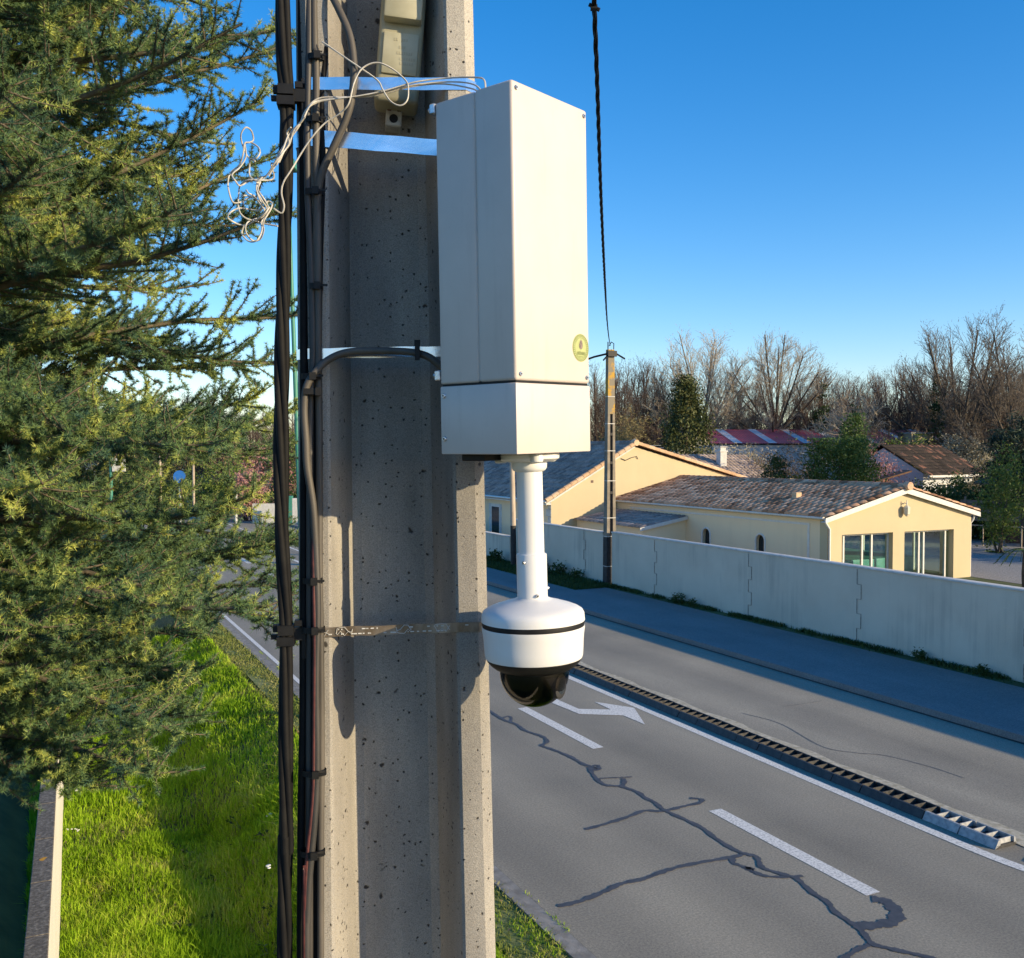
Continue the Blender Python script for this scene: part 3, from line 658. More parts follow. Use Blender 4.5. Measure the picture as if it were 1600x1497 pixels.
for yy in (5.5, 10.4):
    wd = MB(); wd.box(-.03, -.006, yy-.08, yy+.98, 1.95, 2.1); wd.box(-.03, -.006, yy-.08, yy, .2, 1.95); wd.box(-.03, -.006, yy+.9, yy+.98, .2, 1.95); wd = wd.build('window', 'whitetrim', mh)
    m = MB(); m.box(-.016, -.008, yy, yy+.9, .3, 1.95); m.build('pane', 'darkglass', wd)
    for k in range(5):
        pass
    for s_ in (-.28, 1.0):
        m2 = MB()
        for k in range(5): m2.box(-.018, -.006, yy+s_, yy+s_+(.18 if k % 2 else .26), .3+k*.36, .3+k*.36+.36)
        m2.build('window_quoins', 'coping', mh)
m = MB(); 
for k in range(7): m.box(-.02, -.006, .0, .5 if k % 2 else .3, .0+k*.36, .33+k*.36)
m.build('corner_quoins', 'coping', mh)
# ---- antenna on the roof
an = thing('roof_antenna', 'grey television antenna with grid reflector behind the main gable ridge', 'antenna', (6.4, 50.0, 4.35), (0, 0, R(8)))
m = MB(); m.tube([(0, 0, 0), (0, 0, 1.1)], .02, 6); m.build('mast', 'zinc', an)
m = MB(); m.tube([(-.1, 0, .62), (1.55, 0, .62)], .012, 5)
for x in np.linspace(.2, 1.5, 9): m.tube([(x, -.14, .62), (x, .14, .62)], .007, 4)
for z in (.5, .75): m.tube([(0, 0, z), (1.4, 0, z)], .008, 4)
m.build('boom', 'zinc', an)
m = MB()
for a in np.linspace(-.55, .55, 12):
    m.tube([(-.25+.4*abs(a), -.3, .62+a*.8), (-.25+.4*abs(a), .3, .62+a*.8)], .006, 4)
for y in (-.28, 0, .28): m.tube([(-.25+.4*abs(a), y, .62+a*.8) for a in np.linspace(-.55, .55, 12)], .008, 4)
m.build('reflector', 'zinc', an)

# ---- house with the chimney behind
h2 = thing('tiled_house', 'grey tiled house with pale chimney behind the main house', 'house', P(1120, 800, 62), (0, 0, R(20)))
h2.location.z = 0
m = MB(); m.box(-5, 6, 0, 7, 0, 3.0); m.build('wall', 'cream', h2)
tile_roof('roof', 'tilegrey', h2, (-6.5, -.5, 3.0), (1, 0, 0), Vector((0, 3.6, 1.55)), 10.6, 3.9, .28, .45, .07)
tile_roof('roof', 'tilegrey', h2, (-6.5, 6.7, 3.0), (1, 0, 0), Vector((0, -3.6, 1.55)), 10.6, 3.9, .28, .45, .07)
m = MB(); m.extrude([(4.05, 0, 3.0), (4.05, 6.2, 3.0), (4.05, 3.1, 4.4)], (-.2, 0, 0)); m.build('gable', 'cream', h2)
m = MB(); m.box(-6.5, 4.1, -.52, -.46, 2.84, 3.0); m.build('gutter', 'coping', h2)
m = MB(); m.bbox(1.0, 1.5, 1.2, 1.7, 2.9, 4.75, .02); m.bbox(.95, 1.55, 1.15, 1.75, 4.75, 4.85, .01); m.box(1.05, 1.45, 1.25, 1.65, 4.85, 5.05); m.bbox(.98, 1.52, 1.18, 1.72, 5.05, 5.1, .01); m.build('chimney', 'coping', h2)
# ---- blockwork house with dark roof
h3 = thing('blockwork_house', 'pale blockwork house with dark brown tiled roof in front of the bare trees', 'house', (P(1443, 705, 62).x, P(1443, 705, 62).y, 0), (0, 0, R(36)))
BX, BY = 6.0, 5.8
m = MB(); m.extrude([(0, 0, 0), (0, BY, 0), (0, BY, 3.35), (0, BY/2, 5.0), (0, 0, 3.35)], (.2, 0, 0)); m.build('gable_wall', 'block', h3)
m = MB(); m.box(.2, 1.6, 0, .2, 0, 3.35); m.box(1.6, BX-2.5, 0, .2, 0, 1.2); m.box(1.6, BX, 0, .2, 2.7, 3.35); m.box(BX-2.5, BX-2.2, 0, .2, 0, 2.7); m.build('front_wall', 'block', h3)
m = MB(); m.box(1.6, BX-2.5, .08, .14, 1.2, 2.7)
wd = m.build('window', 'whitetrim', h3)
m = MB(); 
for k in range(3): m.box(1.75+.62*k, 2.2+.62*k, .06, .078, 1.3, 2.6)
m.build('pane', 'darkglass', wd)
m = MB(); m.box(BX-2.2, BX, 1.0, 1.1, 0, 2.7); m.build('porch_door', 'darkwood', h3)
tile_roof('roof', 'tiledark', h3, (-.25, -.5, 3.25), (1, 0, 0), Vector((0, BY/2+.5, 1.95)), BX+1.2, math.hypot(BY/2+.5, 1.95), .26, .4, .07)
tile_roof('roof', 'tiledark', h3, (-.25, BY+.5, 3.25), (1, 0, 0), Vector((0, -BY/2-.5, 1.95)), BX+1.2, math.hypot(BY/2+.5, 1.95), .26, .4, .07)
m = MB(); m.box(-.25, BX+.95, -.6, -.5, 3.1, 3.24); m.build('gutter', 'coping', h3)
rf = thing('lean_to_shed', 'rusty roofed lean-to shed against the blockwork house gable', 'shed', (P(1396, 740, 60).x, P(1396, 740, 60).y, 0), (0, 0, R(-8)))
m = MB(); m.extrude([(-1.3, 0, 2.75), (1.1, 0, 3.5), (1.1, 0, 3.6), (-1.3, 0, 2.85)], (0, 2.2, 0)); m.build('roof', 'brownroof', rf)
m = MB(); m.box(-1.1, 1.0, .2, .3, 0, 2.75); m.build('wall', 'darkwood', rf)
# ---- red sheet roof barn
bp0 = P(1112, 692, 84)
barn = thing('red_roof_barn', 'long barn with red sheet roof and pale translucent strips before the bare trees', 'barn', (bp0.x, bp0.y, 0), (0, 0, R(3)))
BL = 22.0
m = MB(); m.box(.3, BL-.3, .4, 6, 0, 5.35); m.build('wall', 'block', barn)
def rz(y): return 5.45+y*.21
m = MB(); n = int(BL/.25)
for i in range(n): 
    x = i*.25; m.add([(x, 0, rz(0)), (x+.125, 0, rz(0)+.05), (x+.25, 0, rz(0)), (x+.25, 6.5, rz(6.5)), (x+.125, 6.5, rz(6.5)+.05), (x, 6.5, rz(6.5))], [(0, 1, 4, 5), (1, 2, 3, 4)])
m.build('roof', 'redmetal', barn)
m = MB()
for x in np.arange(2.0, BL, 3.1): m.add([(x, -.02, rz(0)+.06), (x+.75, -.02, rz(0)+.06), (x+.75, 6.5, rz(6.5)+.06), (x, 6.5, rz(6.5)+.06)], [(0, 1, 2, 3)])
m.build('translucent_strips', 'roofsheet', barn)
pb = P(1441, 690, 82); sh = thing('pale_outbuilding', 'small pale outbuilding at the right end of the red roofed barn', 'outbuilding', (pb.x, pb.y, 0))
m = MB(); m.box(-.9, .9, 0, 3, 0, 6.3); m.build('wall', 'beige', sh); m = MB(); m.box(-1, 1, -.1, 3.1, 6.3, 6.42); m.build('flat_roof', 'coping', sh)
m = MB(); m.box(-.5, .1, -.03, 0, 4.2, 5.2); m.build('window', 'darkglass', sh)
# ---- brown shed at the right edge
bs = thing('wooden_shed', 'dark brown wooden shed with rust coloured roof beyond the plank fence', 'shed', (P(1566, 790, 50).x, P(1566, 790, 50).y, 0), (0, 0, R(-12)))
m = MB(); m.extrude([(0, 0, 0), (5, 0, 0), (5, 0, 3.1), (2.5, 0, 4.0), (0, 0, 3.0)], (0, 4, 0)); m.build('wall', 'darkwood', bs)
m = MB(); m.extrude([(-.35, -.3, 2.95), (2.5, -.3, 4.05), (5.3, -.3, 3.0), (5.3, -.3, 3.1), (2.5, -.3, 4.17), (-.35, -.3, 3.06)], (0, 4.6, 0)); m.build('roof', 'brownroof', bs)
# ---- plank fence
f0, f1 = P(1500, 815, 51), P(1720, 850, 47); fd = (f1-f0); fd.z = 0; FL = fd.length
fe = thing('plank_fence', 'weathered horizontal plank fence behind the gravel yard at right', 'fence', (f0.x, f0.y, 0), (0, 0, math.atan2(fd.y, fd.x)))
m = MB()
for k in range(5): m.box(0, FL, 0, .025, 1.15+k*.22, 1.15+k*.22+.195)
m.build('planks', 'greywood', fe)
for x in np.arange(.2, FL, 1.9): m = MB(); m.box(x, x+.1, -.05, 0, 0, 2.4); m.build('post', 'greywood', fe)
fr = thing('low_rail_fence', 'low wire fence with pale posts at the back of the gravel yard', 'fence', (f0.x-.5, f0.y-2.2, 0), (0, 0, math.atan2(fd.y, fd.x)))
m = MB(); m.tube([(0, 0, 1.05), (FL, 0, 1.02)], .03, 6); m.build('rail', 'polewood', fr)
for x in np.arange(.6, FL, 1.75): m = MB(); m.tube([(x, 0, 0), (x, 0, 1.1)], .035, 6); m.build('post', 'polewood', fr)

# ================================================================== VEGETATION
def segs_mesh(name, p0, p1, r0, r1, mat, parent, n=3):
    p0, p1 = np.asarray(p0, float), np.asarray(p1, float); r0, r1 = np.asarray(r0, float)[:, None], np.asarray(r1, float)[:, None]
    d = p1-p0; d /= np.linalg.norm(d, axis=1, keepdims=True)+1e-9
    ref = np.where(np.abs(d[:, 2:3]) < .9, np.array([[0, 0, 1.]]), np.array([[1., 0, 0]]))
    a = np.cross(d, ref); a /= np.linalg.norm(a, axis=1, keepdims=True)+1e-9; b = np.cross(d, a)
    V = []
    for p, r in ((p0, r0), (p1, r1)):
        for k in range(n):
            t = 2*math.pi*k/n; V.append(p+(a*math.cos(t)+b*math.sin(t))*r)
    V = np.stack(V, 1).reshape(-1, 3); N = len(p0); base = np.arange(N)[:, None]*2*n
    F = np.concatenate([base+np.array([[k, (k+1) % n, n+(k+1) % n, n+k]]) for k in range(n)])
    return np_mesh(name, V, F, mat, parent)
def rdir(n, rng): v = rng.normal(size=(n, 3)); return v/np.linalg.norm(v, axis=1, keepdims=True)
def leaf_quads(pos, size, rng, aspect=.5, flat=0.0, up=None):
    n = len(pos); d = rdir(n, rng)
    if up is not None: d = d+np.asarray(up); d /= np.linalg.norm(d, axis=1, keepdims=True)
    q = rdir(n, rng); q = q-d*(q*d).sum(1, keepdims=True); q /= np.linalg.norm(q, axis=1, keepdims=True)+1e-9
    s = (size*rng.uniform(.6, 1.35, n))[:, None]
    V = np.stack([pos-d*s*.5, pos+q*s*aspect*.5, pos+d*s*.5, pos-q*s*aspect*.5], 1).reshape(-1, 3)
    return V, np.arange(n*4).reshape(-1, 4)
def clump_points(rng, blobs, ncl, per, csize, shell=.55):
    """leaf positions: clumps spread through ellipsoids (cx,cy,cz,rx,ry,rz)"""
    out = []; vol = np.array([b[3]*b[4]*b[5] for b in blobs])**.67; vol /= vol.sum()
    for b, w in zip(blobs, vol):
        k = max(3, int(ncl*w)); u = rdir(k, rng); r = rng.uniform(shell, 1.0, k)[:, None]**.7
        u = u*r*(1+.14*rng.normal(size=(k, 1)))
        c = np.array(b[:3])+u*np.array(b[3:6]); cs = csize*rng.uniform(.5, 1.4, k)
        out.append((c[:, None, :]+rng.normal(size=(k, per, 3))*cs[:, None, None]*np.array([1, 1, .75])).reshape(-1, 3))
    return np.concatenate(out)
def bush(name, label, cat, loc, blobs, mat, ncl=140, per=26, csize=.28, leaf=.16, aspect=.5, group=None, seed=1, stem=True, up=None, shell=.45, smat='bark'):
    rng = np.random.default_rng(seed)
    o = thing(name, label, cat, loc, group=group)
    p = clump_points(rng, blobs, ncl, per, csize, shell); p[:, 2] = np.maximum(p[:, 2], .05)
    V, F = leaf_quads(p, leaf, rng, aspect, up=up); np_mesh('foliage', V, F, mat, o)
    if stem:
        p0 = []; p1 = []; 
        for b in blobs:
            for k in range(5):
                e = np.array(b[:3])+rdir(1, rng)[0]*np.array(b[3:6])*.7
                p0.append((b[0]*.3+rng.normal()*.08, b[1]*.3+rng.normal()*.08, 0)); p1.append(tuple(e))
        segs_mesh('stems', p0, p1, [.06]*len(p0), [.015]*len(p0), smat, o, 5)
    return o
def grow(rng, H, fan, levels=6, r0=.28, trunkfrac=.28, up=.35, minr=.012, ratio=.78, kids=(2, 3), stems=1, wig=.10, spread0=None):
    """a branching skeleton: list of (p0,p1,r0,r1,level)"""
    segs = []
    def rec(p, d, L, r, lev):
        n = 3 if lev < 3 else 2
        for i in range(n):
            d2 = d+rng.normal(size=3)*wig; d2[2] += .05*up; d2 /= np.linalg.norm(d2)
            q = p+d2*L/n; r2 = max(minr*.8, r*.86)
            segs.append((p, q, r, r2, lev)); p, d, r = q, d2, r2
            if lev >= 1 and lev < levels and i < n-1 and rng.random() < .75: rec(p, side(d, fan*1.25), L*.62*rng.uniform(.7, 1.1), max(minr, r*.5), lev+1)
        if lev >= levels: return
        k = rng.integers(kids[0], kids[1]+1)
        for j in range(k): rec(p, side(d, fan), L*ratio*rng.uniform(.75, 1.12), max(minr, r*(.72 if j == 0 else .58)), lev+1)
    def side(d, a):
        v = rng.normal(size=3); v -= d*v.dot(d); v /= np.linalg.norm(v)
        x = d*math.cos(a*rng.uniform(.5, 1.15))+v*math.sin(a*rng.uniform(.6, 1.1)); x[2] += up*.35; return x/np.linalg.norm(x)
    for s in range(stems):
        d = np.array([rng.normal()*.05, rng.normal()*.05, 1.0]) if stems == 1 else np.array([math.cos(s*2.4)*.32, math.sin(s*2.4)*.3, 1.0])
        rec(np.array([0.1*(s > 0)*math.cos(s), .1*(s > 0)*math.sin(s), 0]), d/np.linalg.norm(d), H*trunkfrac, r0*(1 if stems == 1 else .7), 0)
    top = max(s[1][2] for s in segs); k = H/top
    return [(a*k, b*k, c, d, e) for a, b, c, d, e in segs]
def bare_tree(name, label, loc, segs, tmat, cmat, group=None, catkins=None, seed=0, rot=0):
    o = thing(name, label, 'tree', loc, (0, 0, rot), group)
    for nm, sel, mt, n in (('trunk', lambda l: l <= 1, tmat, 6), ('crown', lambda l: l > 1, cmat, 3)):
        s = [x for x in segs if sel(x[4])]
        c = segs_mesh(nm, [x[0] for x in s], [x[1] for x in s], [x[2] for x in s], [x[3] for x in s], mt, o, n)
    return o
def at0(px, d, z=0.0): q = P(px, 705, d); return (q.x, q.y, z)
def ht(py, d): return CAMZ+(705-py)/1500*d                    # height of a thing whose top is measured at py

def fan_tree(rng, H, Wd, trunk=.33, nl=15, r0=.3, minr=.014):
    """straight limbs reaching a domed outline, each feathered with finer and finer twigs"""
    segs = []; tp = np.array([0, 0, H*trunk]); p = np.zeros(3)
    for i in range(5):
        q = np.array([rng.normal()*.05, rng.normal()*.05, H*trunk*(i+1)/5]); segs.append((p, q, r0*(1-.07*i), r0*(1-.07*(i+1)), 0)); p = q
    def limb(p, d, L, r, lev):
        n = 8 if lev == 1 else 5 if lev == 2 else 3
        bend = rng.normal(size=3)*.05
        for i in range(n):
            d = d+bend/n+np.array([0, 0, .10/n]); d /= np.linalg.norm(d); q = p+d*L/n; r2 = max(minr*.7, r*(1-.8/n))
            segs.append((p, q, r, r2, lev))
            if lev < 4 and i >= (2 if lev == 1 else 0):
                for _ in range(3 if lev == 1 else 2 if lev < 3 else 1):
                    v = rng.normal(size=3); v -= d*v.dot(d); v /= np.linalg.norm(v); a = rng.uniform(.35, .75)
                    dd = d*math.cos(a)+v*math.sin(a)+np.array([0, 0, .05]); dd /= np.linalg.norm(dd)
                    limb(q, dd, L*(.36 if lev == 1 else .48)*rng.uniform(.6, 1.1)*(1-.35*i/n), max(minr, r2*.42), lev+1)
            p, r = q, r2
    for k in range(nl):
        a = k*2.4+rng.normal()*.2; f = (k+.5)/nl; th = math.radians(8+66*f**.9)
        d = np.array([math.cos(a)*math.sin(th), math.sin(a)*math.sin(th), math.cos(th)])
        st = np.array([0, 0, H*(trunk*(1.0-.30*f*rng.random()))+H*.12*(1-f)*rng.random()])
        L = 1/math.sqrt((math.sin(th)/(Wd*.5))**2+(math.cos(th)/(H*(1-trunk)))**2)
        limb(st, d, L*rng.uniform(.80, .93), r0*.42*rng.uniform(.7, 1.1), 1)
    keep = []
    for a, b, r1, r2, l in segs:
        zz = (b[2]-H*trunk*.8)/(H*(1-trunk*.8)); rr = math.hypot(b[0], b[1])/(Wd*.5)
        if l < 2 or zz*zz*(1 if zz > 0 else 4)+rr*rr < 1.0+.10*rng.normal(): keep.append((a, b, r1, r2, l))
    return keep
rg = np.random.default_rng(11)
K1 = fan_tree(rg, 16, 12.5, .33, 22)           # broad pale poplar-like fan
K2 = fan_tree(rg, 16, 13, .36, 20)
K3 = fan_tree(rg, 15, 9, .22, 14, .2, .015)              # slim dark wood tree
K4 = fan_tree(rg, 15, 11, .18, 15, .25, .015)      # crooked
K5 = fan_tree(rg, 15, 16, .2, 19, .34, .015)    # many stemmed
K6 = grow(rg, 9, .62, 6, .12, .12, .25, .014, .8, stems=3, wig=.18)   # scrub
for px, d, py, K, lab, tm, cm, rot, sp in [
    (1098, 96, 503, K1, 'tall pale bare tree with a broad fan crown behind the dark conifer', 'barkpale', 'twigpale', .3, 1.05),
    (1212, 94, 507, K2, 'tall bare fan shaped tree with dark trunk, right of the one behind the conifer', 'bark', 'twigpale', 1.2, 1.1),
    (1500, 80, 482, K5, 'big many stemmed bare tree towering behind the blockwork house', 'bark', 'twigdark', .4, 1.0),
    (1588, 74, 468, K4, 'crooked bare tree cut off by the right edge above the dark pine', 'bark', 'twigdark', 2.4, 1.0),
    (1338, 84, 586, K6, 'bare spreading tree with pale twigs above an ivy clad trunk', 'barkpale', 'twigpale', 0, 1.0)]:
    o = bare_tree('bare_tree', lab, at0(px, d), K, tm, cm, 'bare trees behind the houses', rot=rot)
    s = ht(py, d)/max(x[1][2] for x in K); o.scale = (s*sp, s*sp, s)
# thicket of brown trees: each its own thing
def proto(K, tm, cm):
    return bare_tree('bare_tree', 'x', (0, 0, -500), K, tm, cm)
PR = [proto(K3, 'bark', 'twigbrown'), proto(K4, 'bark', 'twigbrown'), proto(K5, 'bark', 'twigbrown'), proto(K6, 'bark', 'twigbrown')]
used = [False]*4
ordn = ['first', 'second', 'third', 'fourth', 'fifth', 'sixth', 'seventh', 'eighth', 'ninth', 'tenth', 'eleventh', 'twelfth', 'thirteenth', 'fourteenth', 'fifteenth', 'sixteenth', 'seventeenth', 'eighteenth', 'nineteenth', 'twentieth']
def place(k, px, d, py, label, group, rot=None, wide=1.0):
    o = PR[k]
    if used[k]: o = copy_tree(PR[k])
    used[k] = True
    H = [max(x[1][2] for x in K) for K in (K3, K4, K5, K6)][k]; s = ht(py, d)/H
    o.location = at0(px, d); o.rotation_euler = (0, 0, random.uniform(0, 6.28) if rot is None else rot); o.scale = (s*wide, s*wide, s)
    tag(o, label, 'tree', group); return o
th = [(932, 92, 560, 2), (950, 100, 552, 0), (968, 94, 548, 0), (984, 102, 552, 1), (1002, 96, 548, 0), (1020, 104, 556, 2), (1042, 99, 560, 0), (1063, 108, 566, 1), (1082, 104, 575, 0)]
for i, (px, d, py, k) in enumerate(th): place(k, px, d, py, f'{ordn[i]} brown bare tree from the left between utility pole and dark conifer', 'brown thicket behind the conifer', wide=.85)
th = [(1130, 106, 570, 0), (1148, 100, 578, 1), (1168, 104, 590, 0), (1184, 92, 575, 0), (1236, 103, 600, 1), (1258, 108, 596, 0)]
for i, (px, d, py, k) in enumerate(th): place(k, px, d, py, f'{ordn[i]} dark bare tree from the left in the gap between the two tall fan trees', 'dark trees between the fan trees', wide=.9)
th = [(1276, 97, 572, 0), (1292, 92, 566, 2), (1312, 96, 568, 0), (1330, 102, 575, 1), (1352, 96, 580, 2), (1374, 102, 578, 0), (1396, 95, 560, 2), (1416, 100, 556, 1), (1436, 92, 562, 0), (1458, 96, 556, 2), (1478, 102, 560, 0), (1500, 94, 570, 1), (1522, 90, 565, 2), (1545, 88, 560, 0), (1566, 92, 556, 2), (1590, 86, 560, 1), (1612, 84, 550, 2)]
for i, (px, d, py, k) in enumerate(th): place(k, px, d, py, f'{ordn[i]} brown bare tree from the left in the wood behind the red barn', 'brown wood behind the barn', wide=.95)
th = [(1010, 92, 640, 3), (1150, 97, 645, 3), (1190, 98, 645, 3), (1230, 97, 645, 3), (1268, 98, 640, 3), (1385, 98, 645, 3), (1420, 97, 645, 3), (1465, 95, 640, 3), (1530, 84, 630, 3), (1568, 80, 625, 3)]
for i, (px, d, py, k) in enumerate(th): place(k, px, d, py, f'{ordn[i]} low bare scrub tree from the left under the tall trees', 'scrub under the tall trees', wide=1.3)
th = [(205, 105, 625, 1), (240, 112, 612, 0), (262, 100, 622, 2), (300, 96, 606, 2), (322, 105, 596, 0), (345, 110, 612, 1), (372, 98, 618, 0), (400, 104, 632, 2), (425, 92, 626, 0), (455, 96, 618, 2), (480, 90, 615, 0)]
for i, (px, d, py, k) in enumerate(th): place(k, px, d, py, f'{ordn[i]} bare tree from the left in the distant row behind the cedar branches', 'distant row behind the cedar', wide=1.1)
# far off undergrowth that reads as one mass
def mass(name, label, rows, mat, leaf, seed, csize=.6, per=40):
    rng = np.random.default_rng(seed); pts = []
    for px0, px1, d, py, n in rows:
        for _ in range(n):
            px = rng.uniform(px0, px1); dd = d+rng.uniform(-4, 4); q = at0(px, dd); h = ht(py, dd)*rng.uniform(.5, 1.05)
            z = rng.uniform(0, 1)**.8*h
            pts.append(np.array([q[0], q[1], z])+rng.normal(size=(per, 3))*csize)
    p = np.concatenate(pts); p[:, 2] = np.abs(p[:, 2]); V, F = leaf_quads(p, leaf, rng, .22)
    return tag(np_mesh(name, V, F, mat), label, 'undergrowth', kind='stuff')
mass('undergrowth', 'brown leafless undergrowth at the foot of the far wood', [(915, 1110, 102, 655, 150), (1110, 1290, 104, 662, 110), (1270, 1660, 96, 640, 330)], 'twigbrown', .5, 5)
mass('undergrowth', 'dull brown undergrowth along the far road end behind the cedar', [(120, 490, 108, 668, 200)], 'twigbrown', .5, 6)
# conifer and garden shrubs
def cone_tree(name, label, loc, H, Rr, mat, n, seed, leaf=.22, z0=.4, droop=-.3, irregular=.2, power=.8, csize=.3, per=26, tip=None):
    rng = np.random.default_rng(seed); o = thing(name, label, 'tree', loc)
    z = rng.uniform(0, 1, n)**.9; a = rng.uniform(0, 6.28, n); lob = 1+irregular*np.sin(a*3+z*9+seed)+irregular*.7*np.sin(a*5-z*14)
    prof = np.sin(np.clip(.16+.84*(1-z), 0, 1)*math.pi*.62)**power if tip is None else (1-z)**tip
    r = Rr*prof*lob*rng.uniform(.45, 1.05, n)**.6
    c = np.stack([r*np.cos(a), r*np.sin(a), z0+z*(H-z0)], 1)
    p = (c[:, None]+rng.normal(size=(n, per, 3))*csize*np.array([1, 1, 1.1])).reshape(-1, 3); p[:, 2] = np.clip(p[:, 2], .05, H*1.03)
    V, F = leaf_quads(p, leaf, rng, .38, up=(0, 0, droop)); np_mesh('crown', V, F, mat, o)
    segs_mesh('trunk', [(0, 0, 0)], [(0, 0, H*.8)], [Rr*.09], [.04], 'bark', o, 7); return o
cone_tree('conifer', 'dark olive conifer with drooping foliage behind the main house ridge', at0(1072, 76), ht(592, 76), 2.9, 'conifer', 420, 3, .26, .3, -.5, .26, .5, .30, 34, tip=.62)
cone_tree('bamboo_bush', 'dense dark green feathery bush behind the annexe roof', at0(1312, 56), ht(690, 56), 2.1, 'bamboo', 330, 4, .20, .1, .1, .18, .45, .3, 40)
cone_tree('bamboo_bush', 'tall bright feathery spire rising out of the dense green bush', at0(1334, 58), ht(652, 58), .95, 'bamboo', 130, 14, .2, .3, .5, .2, .7, .22, 36)
pine = thing('pine_tree', 'dark green pine cut off by the right edge above the wooden shed', 'tree', at0(1592, 48))
rng = np.random.default_rng(9); p = clump_points(rng, [(-.4, 0, 5.2, 1.3, 1.2, .7), (.9, .3, 6.0, 1.4, 1.2, .8), (-1.1, .2, 3.7, 1.0, .9, .8), (.3, 0, 4.3, 1.2, 1.2, .8), (1.6, 0, 4.8, 1.2, 1.2, 1.0), (-.5, 0, 2.6, 1.0, .9, .7), (.9, .2, 3.2, 1.3, 1.0, .8)], 330, 42, .2, .3)
V, F = leaf_quads(p, .22, rng, .22); np_mesh('crown', V, F, 'pine', pine)
segs_mesh('trunk', [(.4, .1, 0), (.3, 0, 3)], [(.3, 0, 3), (.5, 0, 6)], [.2, .15], [.15, .06], 'bark', pine, 7)
sp = [('drybush', 'brown dry bush', 'brown leafless bush left of the dense green bush', 1238, 60, 690, 2.0, 'drybush', .2, .25),
 ('drybush', '', 'tan twiggy bush in front of the red barn wall', 1205, 64, 702, 1.6, 'drybush', .2, .25),
 ('drybush', '', 'pinkish brown bush between the green bush and the red barn', 1365, 62, 692, 1.4, 'pink', .16, .3),
 ('ivy', '', 'dark green round bush beside the chimney house', 1213, 58, 704, .75, 'ivy', .14, .6),
 ('lime', '', 'yellow green bush below the brown bush', 1240, 57, 738, 1.2, 'limegreen', .14, .5),
 ('willow', '', 'yellow twigged willow scrub left of the conifer', 985, 82, 640, 2.1, 'willow', .3, .16),
 ('willow', '', 'yellow twigged scrub just right of the utility pole', 962, 80, 662, 1.6, 'willow', .3, .16),
 ('willow', '', 'low straw coloured scrub at the foot of the conifer', 1020, 78, 690, 2.0, 'willow', .3, .16),
 ('pale', '', 'pale straw coloured bush behind the chimney', 1172, 68, 694, 1.7, 'palebush', .2, .3),
 ('pale', '', 'pale feathery bush right below the conifer', 1118, 70, 698, 2.2, 'palebush', .2, .3),
 ('pale', '', 'pale feathery scrub left below the conifer', 1050, 71, 700, 2.0, 'palebush', .2, .3),
 ('blossom', '', 'pale white flowering tree behind the blockwork house roof', 1498, 74, 664, 1.7, 'palebush', .2, .3),
 ('blossom', '', 'second pale flowering tree against the dark pine', 1522, 73, 676, 1.3, 'palebush', .2, .3),
 ('hedge', '', 'olive shrub covering the red barn end', 1408, 72, 672, 2.0, 'limegreen', .2, .4),
 ('hedge', '', 'russet green shrub touching the pale outbuilding', 1436, 71, 682, 1.3, 'drybush', .2, .4),
 ('shrub', '', 'sunlit yellow green shrub under the dark pine', 1566, 45, 710, .95, 'limegreen', .13, .5),
 ('shrub', '', 'dark shrub below the blockwork house window', 1462, 56, 752, 1.3, 'hedge', .15, .5),
 ('shrub', '', 'tall leafy shrub beside the blockwork house porch', 1497, 55, 735, .6, 'limegreen', .13, .5),
 ('shrub', '', 'dark hedge clump at the blockwork house corner', 1432, 57, 758, 1.2, 'ivy', .15, .5),
 ('shrub', '', 'dark overgrown hedge behind the plank fence', 1520, 53, 752, 1.9, 'hedge', .16, .5),
 ('shrub', '', 'brambly dark hedge between fence and wooden shed', 1550, 52, 765, 1.3, 'ivy', .16, .5),
 ('ivy', '', 'ivy column on the trunk of the spreading bare tree', 1338, 83.5, 618, .55, 'ivy', .2, .5),
 ('ivy', '', 'ivy clad trunk at the left of the brown wood', 1284, 90, 610, .7, 'ivy', .22, .5),
 ('ivy', '', 'ivy covered stem in front of the big many stemmed tree', 1462, 79, 590, .5, 'ivy', .2, .5)]
for i, (nm, _, lab, px, d, py, rx, mt, lf, asp) in enumerate(sp):
    H = ht(py, d); tall = H > 3.2*rx
    bl = [(0, 0, H*.5, rx, rx, H*.5)] if tall else [(0, 0, H*.55, rx, rx*.9, H*.45), (rx*.6, 0, H*.4, rx*.7, rx*.7, H*.36), (-rx*.6, .1, H*.38, rx*.7, rx*.7, H*.34)]
    bush({'drybush': 'dry_bush', 'ivy': 'ivy_clump', 'lime': 'green_bush', 'willow': 'willow_scrub', 'pale': 'pale_bush', 'blossom': 'flowering_tree', 'hedge': 'shrub', 'shrub': 'shrub'}[nm],
         lab, 'bush', at0(px, d), bl, mt, 150 if rx > .8 else 80, 34, .14+.12*rx, lf, asp, seed=40+i, up=(0, 0, .5) if nm in ('willow', 'drybush') else None)
